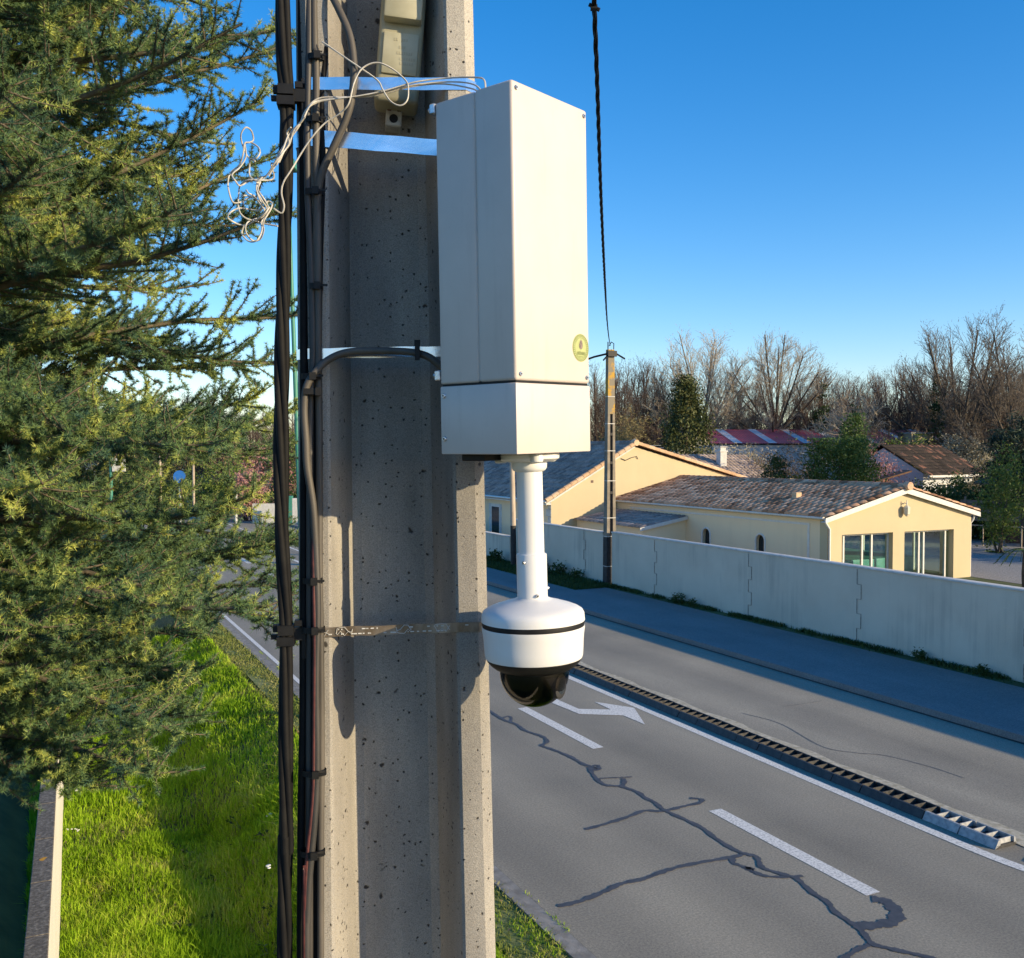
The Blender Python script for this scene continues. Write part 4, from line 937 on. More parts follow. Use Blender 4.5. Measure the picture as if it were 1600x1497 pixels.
# along the far left road, glimpsed through the cedar
fl = [('hedge', 'dark clipped hedge beyond the road behind the black cable', 470, 70, 735, 2.2), ('pink', 'round pink blossoming bush by the far road', 386, 66, 738, .85), ('pink', 'tall pink brown tree behind the pink bush', 418, 80, 690, 2.0),
      ('limegreen', 'bright green bush seen through the cedar branches', 345, 72, 715, 2.2), ('hedge', 'dark hedge below the blue round sign', 300, 78, 745, 2.6), ('conifer', 'olive tree beyond the signboard', 250, 88, 690, 2.4), ('hedge', 'dark hedge at the left beyond the verge', 215, 76, 740, 2.2), ('conifer', 'mid green tree at the far left behind the cedar', 150, 84, 680, 3.0),
      ('willow', 'yellowish bush beside the green post', 190, 92, 700, 1.8), ('limegreen', 'yellow green tree right of the black cable', 460, 86, 660, 1.9), ('drybush', 'brown bush behind the pink bush', 360, 88, 690, 2.2), ('hedge', 'dark far hedge at the left edge', 60, 80, 720, 3.0)]
for i, (mt, lab, px, d, py, rx) in enumerate(fl):
    H = ht(py, d); bl = [(0, 0, H*.55, rx, rx, H*.45), (rx*.7, 0, H*.4, rx*.6, rx*.6, H*.35), (-rx*.7, 0, H*.38, rx*.6, rx*.6, H*.34)]
    bush('roadside_bush', lab, 'bush', at0(px, d), bl, mt, 110, 30, .3, .24, .45, seed=90+i)
# evergreens beside the yard whose shade falls on it
for i, (px, d, H, Rr, lab) in enumerate([(2090, 37.9, 9, 3.0, 'tall dark evergreen right of the gravel yard'), (1900, 47, 10, 3.0, 'second dark evergreen beyond the right edge of the yard')]):
    cone_tree('evergreen', lab, at0(px, d), H, Rr, 'pine', 260, 70+i, .35, .3, -.2, .2, .6, .4, 30)
# palm at the yard edge
pm = thing('palm', 'small palm with arching green fronds at the right edge above the wall', 'plant', at0(1606, 33))
for k in range(14):
    a = k*2.4; L = .95; p0 = []; V = []; F = []
    for j in range(12):
        s = j/11; c = np.array([math.cos(a)*s*L, math.sin(a)*s*L, 1.35+.55*s-1.0*s*s]); side = np.array([-math.sin(a), math.cos(a), 0])
        for sg in (-1, 1):
            e = c+side*sg*.22*(1-.6*s)+np.array([math.cos(a)*.08, math.sin(a)*.08, -.05]); b = len(V)
            V += [c, c+np.array([math.cos(a)*.03, math.sin(a)*.03, 0]), e]; F.append((b, b+1, b+2))
    rib = MB(); rib.tube([V[6*j+1]*0+V[6*j] for j in range(12)], .012, 4); b = len(V); V += [np.array(v) for v in rib.v]; np_mesh('frond', np.array(V), [np.array(F), np.array([[i+b for i in f] for f in rib.f if len(f) == 4])], 'bamboo', pm)
m = MB(); m.lathe([(.12, 0), (.14, .6), (.1, 1.35), (0, 1.4)], 10); m.build('trunk', 'bark', pm)

# ------------------------------------------------------------------ the cedar
def cedar():
    rng = np.random.default_rng(21)
    base = np.array([-4.2, 6.1, -.65]); H = 13.0
    root = thing('cedar', 'large blue green cedar with layered branches filling the left side', 'tree', tuple(base))
    segs = []; ros = []                                        # wood segments; rosettes (pos, axis)
    tip_segs = []
    def add_twig(p, d, L, r, curve, dens):
        n = max(2, int(L/.05)); q = p
        dd = d/np.linalg.norm(d)
        for i in range(n):
            dd = dd+rng.normal(size=3)*.06; dd[2] += curve/n; dd /= np.linalg.norm(dd)
            e = q+dd*L/n; tip_segs.append((q, e, r*(1-.8*i/n), r*(1-.8*(i+1)/n)))
            m = max(1, int(L/n/dens))
            for j in range(m): ros.append((q+(e-q)*(j+rng.random())/m, dd))
            q = e
    nl = 128
    for i in range(nl):
        f = (i+.5)/nl; z = 2.95+f**1.1*7.15
        az = R(rng.uniform(-64, 82)) if rng.random() < .85 else R(rng.uniform(82, 296))
        L = 3.0*rng.uniform(.76, 1.08)*(1-.28*max(0, (f-.55)/.45))
        if f < .2: L *= .62+1.9*f
        hidden = math.cos(az) < .0
        el = R(4+24*f+rng.normal()*5); d = np.array([math.cos(az)*math.cos(el), math.sin(az)*math.cos(el), math.sin(el)])
        p = np.array([.12*math.cos(az), .12*math.sin(az), z-base[2]]); n = 26; r = .032
        sag = -.24 if f < .4 else -.08
        hor = np.array([-math.sin(az), math.cos(az), 0]); k = 0
        for j in range(n):
            s = j/n
            d = d+rng.normal(size=3)*.035; d[2] += (sag*(1-s)+.34*s*s)/n*2.2; d /= np.linalg.norm(d)
            e = p+d*L/n; r2 = .032*(1-.85*(j+1)/n)+.003; segs.append((p, e, r, r2)); 
            if s > .06 and not (hidden and rng.random() < .6):
                for sg in (-1, 1, -1, 1):
                    if rng.random() < .12+(.40 if f > .45 else .12)*s: continue
                    ang = R(rng.uniform(38, 66)); upt = rng.normal()*.42+.08
                    dd = d*math.cos(ang)+hor*sg*math.sin(ang)+np.array([0, 0, upt]); dd /= np.linalg.norm(dd)
                    sl = (.78*(1-.72*s)*rng.uniform(.45, 1.1)+.06)
                    dens = .013 if s < .75 else .016
                    # a shoot with its own short twigs
                    m_ = max(3, int(sl/.07)); q = p+(e-p)*rng.random(); dq = dd.copy(); rr = .008*(.4+sl)
                    for a in range(m_):
                        dq = dq+rng.normal(size=3)*.07; dq[2] += .05; dq /= np.linalg.norm(dq); q2 = q+dq*sl/m_
                        segs.append((q, q2, rr*(1-.7*a/m_)+.0012, rr*(1-.7*(a+1)/m_)+.0012))
                        for b in range(max(1, int(sl/m_/dens))): ros.append((q+(q2-q)*rng.random(), dq))
                        if a < m_-1 and rng.random() < .55:
                            v = rng.normal(size=3)*np.array([1, 1, .55]); v -= dq*v.dot(dq); v /= np.linalg.norm(v)+1e-6
                            add_twig(q2, dq*.75+v*.75+np.array([0, 0, .12]), rng.uniform(.05, .17)*(.5+sl), .0028, .3, dens)
                        q = q2
            if s > .3:
                for b in range(8 if s > .6 else 4): ros.append((p+(e-p)*rng.random(), d))
            p, r = e, r2
    # wood
    allw = segs+tip_segs
    segs_mesh('branches', [s[0] for s in allw], [s[1] for s in allw], [s[2] for s in allw], [s[3] for s in allw], 'cedarbark', root, 4)
    segs_mesh('trunk', [(0, 0, 0), (0, 0, 5)], [(0, 0, 5), (.1, 0, H)], [.3, .22], [.22, .04], 'cedarbark', root, 12)
    # needles
    pos = np.array([a for a, _ in ros]); ax = np.array([b for _, b in ros]); N = len(pos)
    wpos = pos+base
    u = 800+1500*wpos[:, 0]/np.maximum(wpos[:, 1], .5); keep = (u > -260) & (u < 1200) | (rng.random(N) < .25)
    pos, ax, wpos = pos[keep], ax[keep], wpos[keep]; N = len(pos); k = 15
    dist = np.linalg.norm(wpos-np.array([0, 0, CAMZ]), axis=1)
    dirs = rng.normal(size=(N, k, 3)); dirs /= np.linalg.norm(dirs, axis=2, keepdims=True); dirs = dirs+ax[:, None]*.55+np.array([0, 0, .15]); dirs /= np.linalg.norm(dirs, axis=2, keepdims=True)
    w = rng.normal(size=(N, k, 3)); w -= dirs*(w*dirs).sum(2, keepdims=True); w /= np.linalg.norm(w, axis=2, keepdims=True)
    ln = rng.uniform(.022, .040, (N, k, 1)); wd = np.clip(dist*.00036, .0009, .0022)[:, None, None]
    b = pos[:, None]+dirs*.002
    V = np.stack([b+w*wd, b-w*wd, b+dirs*ln+w*wd*.25], 2).reshape(-1, 3)
    np_mesh('needles', V, np.arange(len(V)).reshape(-1, 3), 'cedar', root)
    root['n'] = N
cedar()

# ------------------------------------------------------------------ grass and weeds
def blades(name, label, D, t, h, w, mat, seed, lean=.35, zoff=0, zf=None):
    rng = np.random.default_rng(seed); n = len(D); z = (gz(D, t) if zf is None else np.full(n, zf))+zoff-.01
    x, y = CT*D-ST*t, ST*D+CT*t; a = rng.uniform(0, 6.28, n); l = np.abs(rng.normal(size=n))*lean*h; la = rng.uniform(0, 6.28, n)
    p = np.stack([x, y, z], 1); wv = np.stack([np.cos(a), np.sin(a), np.zeros(n)], 1)*w[:, None]
    dv = np.stack([np.cos(la)*l, np.sin(la)*l, np.zeros(n)], 1); up = np.array([[0, 0, 1.]])*h[:, None]
    m = p+dv*.3+up*.58; tip = p+dv+up*(1-.25*np.minimum(l/np.maximum(h, .01), 1))[:, None]
    V = np.stack([p-wv, p+wv, m+wv*.75, m-wv*.75, tip], 1).reshape(-1, 3); i = np.arange(n)[:, None]*5
    o = np_mesh(name, V, [i+np.array([[0, 1, 2, 3]]), i+np.array([[3, 2, 4]])], mat); return tag(o, label, 'grass', kind='stuff')
def field(rng, n, D0, D1, t0, t1, clump=.0):
    D = rng.uniform(D0, D1, n); t = rng.uniform(t0, t1, n); return D, t
rng = np.random.default_rng(31)
Ds, Ts = [], []
for n, a, b in ((150000, 3.0, 8.5), (95000, 8.5, 15), (50000, 15, 28)):
    D, t = field(rng, n, -.2, 3.85, a, b); Ds.append(D); Ts.append(t)
D = np.concatenate(Ds); t = np.concatenate(Ts)
pat = .5+.5*np.sin(D*5.1+np.sin(t*2.3)*2)*np.sin(t*3.1+np.sin(D*4)*1.5)
h = (.045+.085*pat+.09*rng.random(len(D))**3)*np.clip(1.25-.28*np.maximum(D-2.6, 0), .35, 1.2)
blades('grass', 'long bright green grass covering the roadside ditch', D, t, h, .0022+.00042*t*rng.uniform(.7, 1.3, len(D)), 'grass', 32, .5)
D, t = field(rng, 22000, -.15, 3.6, 3, 16); ok = np.sin(D*3.3+np.sin(t*1.1)*2)*np.sin(t*1.7+D) > .1-.5*rng.random(22000)
blades('grass', 'straw coloured dead blades mixed into the ditch grass', D[ok], t[ok], rng.uniform(.05, .2, ok.sum()), .002+.0003*t[ok], 'drygrass', 41, .8)
D, t = field(rng, 42000, 3.6, 4.5, 1.5, 30); blades('grass', 'short yellowish mown grass along the near kerb', D, t, rng.uniform(.025, .085, len(D)), .004+.0004*t, 'drygrass', 33, .9)
D, t = field(rng, 16000, 3.3, 4.47, 1.5, 9); blades('grass', 'patchy green grass tufts beside the kerb below the pole', D, t, rng.uniform(.02, .08, len(D))*(.4+.8*(np.sin(t*4)*np.sin(D*9) > 0)), .003+.0003*t, 'grass', 34, .8)
D, t = field(rng, 26000, 16.25, 17.85, 28, 48); blades('grass', 'green verge grass in front of the far wall', D, t, rng.uniform(.05, .2, len(D)), rng.uniform(.008, .014, len(D)), 'hedge', 35, .6, zf=.1)
D = 17.88-np.abs(rng.normal(size=12000))*.13; t = rng.uniform(4, 28.5, 12000); ok = np.sin(t*1.9)+np.sin(t*4.7+1)+rng.normal(size=12000)*.6 > -.6
blades('grass', 'dark weeds along the foot of the boundary wall', D[ok], t[ok], rng.uniform(.03, .16, ok.sum()), rng.uniform(.008, .014, ok.sum()), 'hedge', 36, .9, zf=.1)
D, t = field(rng, 3000, 4.66, 4.72, 2, 24); ok = np.sin(t*3.1)+np.sin(t*7.7)+rng.normal(size=3000)*.4 > 1.0
blades('grass', 'small weeds growing in the gutter crack', D[ok], t[ok], rng.uniform(.01, .05, ok.sum()), np.full(ok.sum(), .006), 'grass', 37, .9, zf=0.0)
for i, (t_, Dv, s) in enumerate([(33.2, 17.45, .55), (31.6, 17.5, .45), (30.3, 17.6, .35), (24.2, 17.65, .28), (23.5, 17.65, .22), (36.5, 17.2, .5), (15.2, 17.7, .22), (13.6, 17.7, .2)]):
    q = W3(Dv, t_, .1)
    bush('weed', ['large dark green weed at the wall foot behind the camera stem', 'second dark weed clump left of the black utility pole', 'small weed just left of the black utility pole', 'tall thin weed at the wall foot right of the utility pole', 'low weed right of the thin one at the wall foot', 'weed clump at the base of the pale wooden pole', 'small weed sprouting at the wall foot near the right', 'small weed at the wall foot nearest the right edge'][i], 'weed', q,
         [(0, 0, s*.55, s*.6, s*.5, s*.5)], 'hedge', 26, 18, s*.18, s*.22, .45, seed=130+i, stem=False)
n = 170; Dw = rng.uniform(-.1, 3.7, n); tw = rng.uniform(3.6, 15, n); pw_ = []
for a, b in zip(Dw, tw):
    c = np.array([*RD(a, b), float(gz(a, b))+.05]); pw_.append(c+rng.normal(size=(int(rng.integers(6, 16)), 3))*np.array([.07, .07, .03]))
V, F = leaf_quads(np.concatenate(pw_), .075, rng, .42, up=(0, 0, .4)); tag(np_mesh('weeds', V, F, 'hedge'), 'dark broad leaved weeds scattered through the ditch grass', 'weeds', kind='stuff')
n = 260; Dw = rng.uniform(-.1, 4.4, n); tw = rng.uniform(3.4, 18, n)
V, F = leaf_quads(np.stack([CT*Dw-ST*tw, ST*Dw+CT*tw, gz(Dw, tw)+rng.uniform(.03, .11, n)], 1), .045, rng, .6); tag(np_mesh('dead_leaves', V, F, 'drybush'), 'brown dead leaves caught in the roadside grass', 'leaves', kind='stuff')
# daisies and dandelions in the ditch grass
fl = [(121, 1235, 5), (116, 1222, 4), (128, 1228, 4), (115, 1296, 4), (121, 1298, 4), (105, 1297, 3), (427, 1274, 9), (420, 1355, 7), (130, 1218, 3), (181, 1231, 3), (120, 1148, 4), (457, 1153, 4), (310, 1014, 5), (396, 1140, 3)]
for i, (x, y, s) in enumerate(fl):
    g0 = G(x, y, -.85 if x < 330 else -.35); m = MB(); k = s*.0035
    for j in range(3): m.lathe([(0, .0), (k, .004), (k*.9, .012), (0, .016)], 7, (random.uniform(-1, 1)*k*2.2, random.uniform(-1, 1)*k*2.2)) 
    o = m.build('daisy', 'petal', loc=g0)
    tag(o, 'small white daisies in the ditch grass', 'flower', 'white daisies in the ditch grass')
g0 = G(386, 1190, -.4); m = MB(); m.lathe([(0, 0), (.022, .006), (.018, .02), (0, .024)], 9); tag(m.build('dandelion', 'yellowpetal', loc=g0), 'single yellow dandelion on the shaded ditch bank', 'flower')
m = MB(); rr = random.Random(3)
for (x, y, r) in ((310, 1100, .13), (318, 1097, .09)):
    q = G(x, y, -.45); 
    bm = bmesh.new(); bmesh.ops.create_icosphere(bm, subdivisions=2, radius=r)
    for v in bm.verts: v.co *= rr.uniform(.8, 1.1); v.co.z *= .5
    bm.verts.index_update(); m.add([v.co+q for v in bm.verts], [[v.index for v in f.verts] for f in bm.faces]); bm.free()
q = G(310, 1100, -.45); o = m.build('stone', 'kerb', loc=q, world=True); tag(o, 'pale stone half hidden on the ditch bank', 'stone')

# ================================================================== FAR STREET FURNITURE
up = thing('utility_pole', 'concrete utility pole with black painted base and yellow lichen top beside the grey wall', 'utility pole', W3(18.0, 28.72), (0, 0, TH))
def taper(m, x0, x1, y0, y1, z0, z1, a, b):
    cx, cy = (x0+x1)/2, (y0+y1)/2
    vs = []
    for z, k in ((z0, a), (z1, b)): vs += [(cx+(x-cx)*k, cy+(y-cy)*k, z) for x, y in ((x0, y0), (x1, y0), (x1, y1), (x0, y1))]
    m.add(vs, [(0, 3, 2, 1), (4, 5, 6, 7), (0, 1, 5, 4), (1, 2, 6, 5), (2, 3, 7, 6), (3, 0, 4, 7)])
KB = lambda z: 1-.045*z
m = MB(); taper(m, -.2, .2, -.13, .13, 0, 1.78, 1, KB(1.78)); m.build('painted_base', 'poleblack', up)
# shaft: two flanges and a recessed web up to 6.1 m, solid above
m = MB()
for x0, x1, y0, y1 in ((-.2, -.075, -.13, .13), (.075, .2, -.13, .13)):
    vs = []
    for z in (1.78, 6.1):
        k = KB(z); vs += [(x*k, y*k, z) for x, y in ((x0, y0), (x1, y0), (x1, y1), (x0, y1))]
    m.add(vs, [(0, 3, 2, 1), (4, 5, 6, 7), (0, 1, 5, 4), (1, 2, 6, 5), (2, 3, 7, 6), (3, 0, 4, 7)])
m.build('shaft', 'poleconc', up)
m = MB(); taper(m, -.0752*KB(1.78), .0752*KB(1.78), -.03, .03, 1.78, 6.1, 1, KB(6.1)/KB(1.78)); m.build('recessed_web', 'poleblack', up)  # web and cross webs take the same black as the base
m = MB(); taper(m, -.2*KB(6.1), .2*KB(6.1), -.13*KB(6.1), .13*KB(6.1), 6.1, 8.35, 1, KB(8.35)/KB(6.1)); m.build('pole_top', 'lichen', up)
m = MB()
for z in (1.79, 3.3, 4.35, 5.35, 6.1): taper(m, -.075*KB(z), .075*KB(z), -.128*KB(z), .128*KB(z), z, z+.09, 1, 1)
m.build('cross_web', 'poleblack', up)
for z in (.75, 1.8, 2.45, 3.75, 4.8, 5.75, 6.7):
    k = KB(z)*1.02; m = MB(); taper(m, -.2*k, .2*k, -.133*k, .133*k, z, z+.022, 1, 1); m.build('steel_band', 'coping', up)
m = MB(); m.tube([(-.09, 0, 8.3), (-.09, 0, 8.62)], .02, 6); m.tube([(.05, -.15, 8.35), (.05, -.16, 8.55), (.05, 0, 8.62), (.05, .15, 8.5)], .016, 6); m.box(-.2, .16, -.2, -.12, 8.1, 8.3); m.build('top_hook', 'blackplastic', up)
m = MB(); m.tube([(-.14, -.05, 8.2), (-.5, .25, 8.1), (-.85, .5, 7.95)], .035, 6); m.tube([(.1, -.1, 8.25), (.42, -.3, 8.02)], .03, 6); m.tube([(-.15, -.1, 8.15), (-.4, -.2, 7.95)], .028, 6); m.build('cable_clamp', 'blackplastic', up)
tp = thing('wooden_pole', 'slim pale wooden pole with dark base behind the white camera stem', 'utility pole', W3(17.3, 34.9, 0), (0, R(-.9), 0))
m = MB(); m.tube([(0, 0, 0), (0, 0, 1.78)], [.12, .115], 10); m.build('dark_base', 'poleblack', tp, smooth=50)
m = MB(); m.tube([(0, 0, 1.78), (0, 0, 7.2)], [.115, .085], 10); m.build('shaft', 'polewood', tp, smooth=50)
# overhead cable
a = W3(18.0, 28.72, 8.5)
pts = spline([a, P(951, 525, 26), P(948.5, 500, 19), P(945.5, 450, 12.4), P(939, 310, 8.8), P(933, 130, 6.7), P(928, 0, 5.8), P(918, -260, 4.4), P(880, -700, 3.0), Vector((-.2, 2.05, 8.3))], 30)
oc = thing('overhead_cable', 'black twisted overhead cable running from the utility pole top towards the camera', 'cable', a)
for ph in (0, 2.1, 4.2):
    m = MB(); q = []
    L = 0
    for i, p in enumerate(pts):
        if i: L += (p-pts[i-1]).length
        th_ = L*2*math.pi/.62+ph; q.append(p+Vector((math.cos(th_), .3*math.sin(th_), math.sin(th_)))*.0085)
    m.tube(q, .0088, 5); m.build('strand', 'cableblack', oc, world=True, smooth=60)
m = MB(); p = P(928, 12, 5.86); m.obox(p, (.02, 0, 0), (0, .02, 0), (0, 0, .012)); m.tube([p+Vector((-.03, 0, .02)), p+Vector((.035, 0, -.015))], .012, 6); m.build('cable_connector', 'blackplastic', oc, world=True)
m = MB(); m.tube(spline([W3(17.2, 29.6, 7.95), W3(17.0, 33, 7.6), W3(16.9, 45, 7.6), W3(17, 70, 8.6)], 8), .02, 5); o = m.build('service_wire', 'cableblack', loc=W3(17.2, 29.6, 7.95), world=True); tag(o, 'thin black wire leaving the utility pole to the left behind the enclosure', 'cable')
gl = thing('lamp_post', 'tall slim green lamp post behind the left edge of the concrete pole', 'lamp post', (G(481, 1123).x, G(481, 1123).y, 0), (0, R(-1.75), 0))
m = MB(); m.tube([(0, 0, 0), (0, 0, 9.9)], [.06, .03], 12); m.build('post', 'greenpaint', gl, smooth=50)
m = MB(); m.bbox(-.1, .1, -.05, .5, 9.85, 10.0, .03); m.build('lamp_head', 'greenpaint', gl)
def signpost(name, label, px, py0, py1, d, pm, panels, rot=0):
    q = at0(px, d); o = thing(name, label, 'sign', q, (0, 0, rot)); m = MB(); m.tube([(0, 0, 0), (0, 0, ht(py0, d))], .09, 8); m.build('post', pm, o, smooth=50)
    for nm, mat, x0, x1, z0, z1, rd in panels:
        m = MB()
        if rd: m.extrude([(x0+(x1-x0)*(.5+.5*math.cos(k*math.pi/8)), -.14, (z0+z1)/2+(x1-x0)/2*math.sin(k*math.pi/8)) for k in range(16)], (0, .03, 0))
        else: m.bbox(x0, x1, -.15, -.11, z0, z1, .01, 1)
        m.build(nm, mat, o)
    return o
signpost('signboard', 'green post carrying a white sign panel, glimpsed through the cedar', 173, 715, 800, 52, 'greenpaint', [('sign_panel', 'whitetrim', .12, .85, 3.7, 4.6, 0), ('sign_mark', 'bluesign', .3, .62, 4.0, 4.3, 0)])
signpost('round_sign', 'blue round sign beyond the cedar branches', 281, 742, 790, 64, 'zinc', [('sign_disc', 'bluesign', -.42, .42, 2.8, 3.4, 1)])
signpost('marker_post', 'white marker post by the far hedge', 368, 765, 800, 60, 'coping', [])
for i, (px, d) in enumerate([(250, 66), (302, 70)]): signpost('bare_post', ['pale slim post beside the white sign panel', 'pale slim post right of the blue round sign'][i], px, 690, 800, d, 'polewood', [])
gc = thing('green_cabinet', 'green and white roadside cabinet just right of the black cable bundle far down the road', 'cabinet', at0(458, 62)); m = MB(); m.bbox(-.55, -.1, 0, .4, 0, 1.9, .02); m.build('door_panel', 'greenpaint', gc); m = MB(); m.bbox(-.09, .4, 0, .4, 0, 1.75, .02); m.build('side_panel', 'coping', gc)
gw = thing('low_white_wall', 'low white wall by the far hedge', 'wall', at0(422, 64)); m = MB(); m.box(-1.2, 2.6, 0, .2, 0, 1.3); m.build('panel', 'coping', gw)

# lane separator blocks on the median
def sep_block(mat):
    o = thing('separator_block', 'x', 'lane separator', (0, 0, 0), (0, 0, TH), 'ladder shaped lane separator blocks on the median')
    m = MB(); L = .525; m.add([(0, 0, 0), (.40, 0, 0), (.37, 0, .035), (.03, 0, .035), (0, L, 0), (.40, L, 0), (.37, L, .035), (.03, L, .035)], [(0, 1, 2, 3), (4, 7, 6, 5), (3, 2, 6, 7), (0, 3, 7, 4), (1, 5, 6, 2)]); m.build('base', 'rubber', o)
    m = MB(); m.extrude([(.0, 0, .0), (.06, 0, .10), (.095, 0, .10), (.095, 0, .034)], (0, L, 0)); m.extrude([(.34, 0, .034), (.34, 0, .10), (.36, 0, .10), (.39, 0, .0)], (0, L, 0)); m.build('rail', mat, o)
    for k in range(3):
        y = .03+k*.173; m = MB(); m.extrude([(.095, y, .03), (.095, y+.005, .097), (.095, y+.017, .097), (.095, y+.022, .03)], (.245, 0, 0)); m.build('rung', 'rung' if mat == 'rubber' else mat, o)
    return o
pb, pw = sep_block('rubber'), sep_block('whiteplastic')
for i in range(2):
    o = pw if i == 0 else copy_tree(pw); o.location = W3(10.27, 7.67+i*.54, .004)
    tag(o, ['white separator block at the very end of the row beside the sand patch', 'white separator block touching the first black one'][i], 'lane separator')
N = 34
for i in range(N):
    o = pb if i == 0 else copy_tree(pb); o.location = W3(10.27+.006*math.sin(i*1.7), 8.75+i*.535, .004)
    j = i+1; suf = {1: 'st', 2: 'nd', 3: 'rd'}.get(j % 10 if j not in (11, 12, 13) else 0, 'th')
    tag(o, f'black ladder-like separator block, {j}{suf} in the row counting away from the two white blocks', 'lane separator')

# ================================================================== THE CONCRETE POLE
EX = Vector((.9918, .1277, 0)); EN = Vector((-.1277, .9918, 0))       # along the face, into the pole
def PC(z): return Vector((-.2529-.011*(z-CAMZ), 2.025, z))
def PW(z): return .196+.01225*(CAMZ-z)
def PF(s, q, z): c = PC(z); return c+EX*s+EN*q
def section(z):
    w = PW(z); k = w/.196; c, f, b = .022*k, .068*k, .038*k; D_ = .41*k
    fr = [(-w, c), (-w+c, 0), (-w+f-.006, 0), (-w+f, .005), (-w+f+b, .165), (-w+f+b+.02, .174), (w-f-b-.02, .174), (w-f-b, .165), (w-f, .005), (w-f+.006, 0), (w-c, 0), (w, c)]
    bk = [(s, D_-q) for s, q in fr][::-1]
    return fr+bk
cp = thing('concrete_pole', 'large weathered concrete pole with recessed front carrying cables and the white enclosure', 'utility pole', (-.25+.06, 2.1, -1.05))
zs = list(np.linspace(-1.2, 9.6, 19)); m = MB(); n = len(section(0))
for z in zs: m.v += [PF(s, q, z) for s, q in section(z)]
for i in range(len(zs)-1):
    for k in range(n): m.f.append([i*n+k, i*n+(k+1) % n, (i+1)*n+(k+1) % n, (i+1)*n+k])
m.f.append(list(range(n))); m.f.append([(len(zs)-1)*n+k for k in range(n)])
m.build('shaft', 'concrete', cp, world=True)
# steel bands
def band(pyl, pyr, pxl, pxr, hpx, mat, label, cut=None):
    zl, zr = P(pxl, pyl, 2.0).z, P(pxr, pyr, 2.05).z; h = hpx*2.02/1500
    def zz(s): return zl+(zr-zl)*(s+.16)/.33
    w = PW((zl+zr)/2); e = .0025
    path = [(-w-e, .28), (-w-e, .022), (-w+.021, -e), (-w+.068, -e)]+[(s, -e+.0012*math.sin(s*40)) for s in np.linspace(-.10, .10, 9)]+[(w-.068, -e), (w-.021, -e), (w+e, .022), (w+e, .28)]
    m = MB(); V = []
    for s, q in path:
        for dz, dq in ((h/2, 0), (-h/2, 0), (-h/2, .0012), (h/2, .0012)):
            V.append(PF(s, q+dq, zz(s)+dz+.0008*math.sin(s*55)))
    F = []
    for i in range(len(path)-1):
        for k in range(4): F.append([4*i+k, 4*i+(k+1) % 4, 4*i+4+(k+1) % 4, 4*i+4+k])
    m.add(V, F); o = m.build('steel_band', mat, loc=PF(0, -e, zz(0)), world=True, smooth=30)
    return tag(o, label, 'steel band', 'steel bands strapped round the concrete pole'), zz
band(136, 139, 508, 740, 19, 'steel', 'shiny steel band under the white wires and over the old cream box')
band(219, 240, 508, 683, 25, 'steel', 'shiny steel band slanting down just below the old cream box')
band(553, 549, 505, 690, 16, 'steel', 'shiny steel band behind the curved black cable at mid height')
o, zz = band(990, 980, 505, 745, 15, 'steelrust', 'brown printed steel band at the height of the dome camera')
rr = random.Random(5)                                        # the worn print on it: pale rounded frames and illegible dashes
m = MB()
for s in (-.155, -.105, .02, .10):
    c = [PF(s+.017*math.cos(a), -.0042, zz(s)+(.005 if rr.random() < .5 else -.004)+.0045*math.sin(a)) for a in np.linspace(0, 6.283, 13)]; m.tube(c, .0007, 4, False)
for k in range(38):
    s = rr.uniform(-.17, .16); z = zz(s)+rr.choice((.005, -.005)); m.obox(PF(s, -.0040, z), EX*rr.uniform(.001, .004), EN*.0003, (0, 0, .0012))
m.build('worn_print', 'coping', o, world=True)

# ================================================================== CABLES ON THE POLE
grpc = 'cables running down the left edge of the concrete pole'
def cable(pts, r, mat, label, name='cable', grp=grpc, d=1.982, n=10, sub=8):
    ps = [P(*(p if len(p) == 3 else (*p, d))) for p in pts]; sp = spline(ps, sub); m = MB(); m.tube(sp, r, n)
    o = m.build(name, mat, loc=ps[0], world=True, smooth=60); return tag(o, label, 'cable', grp)
cable([(469, -700, 1.995), (471, 0, 1.995), (474, 300, 1.995), (475, 700, 1.995), (474, 1100, 1.992), (470, 1497, 1.99), (468, 3300, 1.99)], .0085, 'cableblack', 'black cable at the far left edge of the pole, behind the other cables')
cable([(482, -700), (483, 0), (482, 100), (480, 200), (481, 300), (487, 440), (489, 560), (485, 640), (484, 900), (483, 1300), (484, 1497), (484, 3300)], .0072, 'cablegrey', 'grey dusty cable, second from the left on the pole edge')
cable([(490, -700), (491, 0), (494, 90), (494, 240), (496, 310), (497, 440), (498, 600), (499, 700), (499, 900), (501, 1000), (502, 1200), (501, 1497), (501, 3300)], .0074, 'cablebrown', 'dusty brown cable nearest the sunlit recess, full length of the pole')
cable([(499, -700, 1.992), (503, 0, 1.992), (508, 80, 1.99), (503, 150, 1.99), (504, 260, 1.99), (500, 400, 1.992), (497, 560, 1.995), (492, 700, 1.995), (489, 1000, 1.995), (492, 1497, 1.995), (492, 3300, 1.995)], .0068, 'cableblack', 'black cable tucked behind the dusty brown one')
cable([(512, -18, 1.985), (528, 12, 1.97), (546, 55, 1.962), (553, 105, 1.958), (550, 150, 1.958), (541, 185, 1.962), (522, 228, 1.968), (504, 268, 1.975), (496, 310, 1.98), (493, 420, 1.985), (492, 560, 1.99)], .0078, 'cablebrown', 'thick brown cable bowing out over the pole near its top')
cable([(700, 585, 1.97), (688, 572, 1.955), (668, 557, 1.955), (640, 550, 1.97), (590, 548, 1.978), (545, 550, 1.978), (515, 561, 1.975), (494, 580, 1.966), (479, 604, 1.962), (475, 640, 1.962), (478, 690, 1.962), (480, 730, 1.964), (489, 790, 1.967), (493, 850, 1.968)], .0078, 'cablebrown', 'curved cable from the enclosure along the mid band and down the pole')
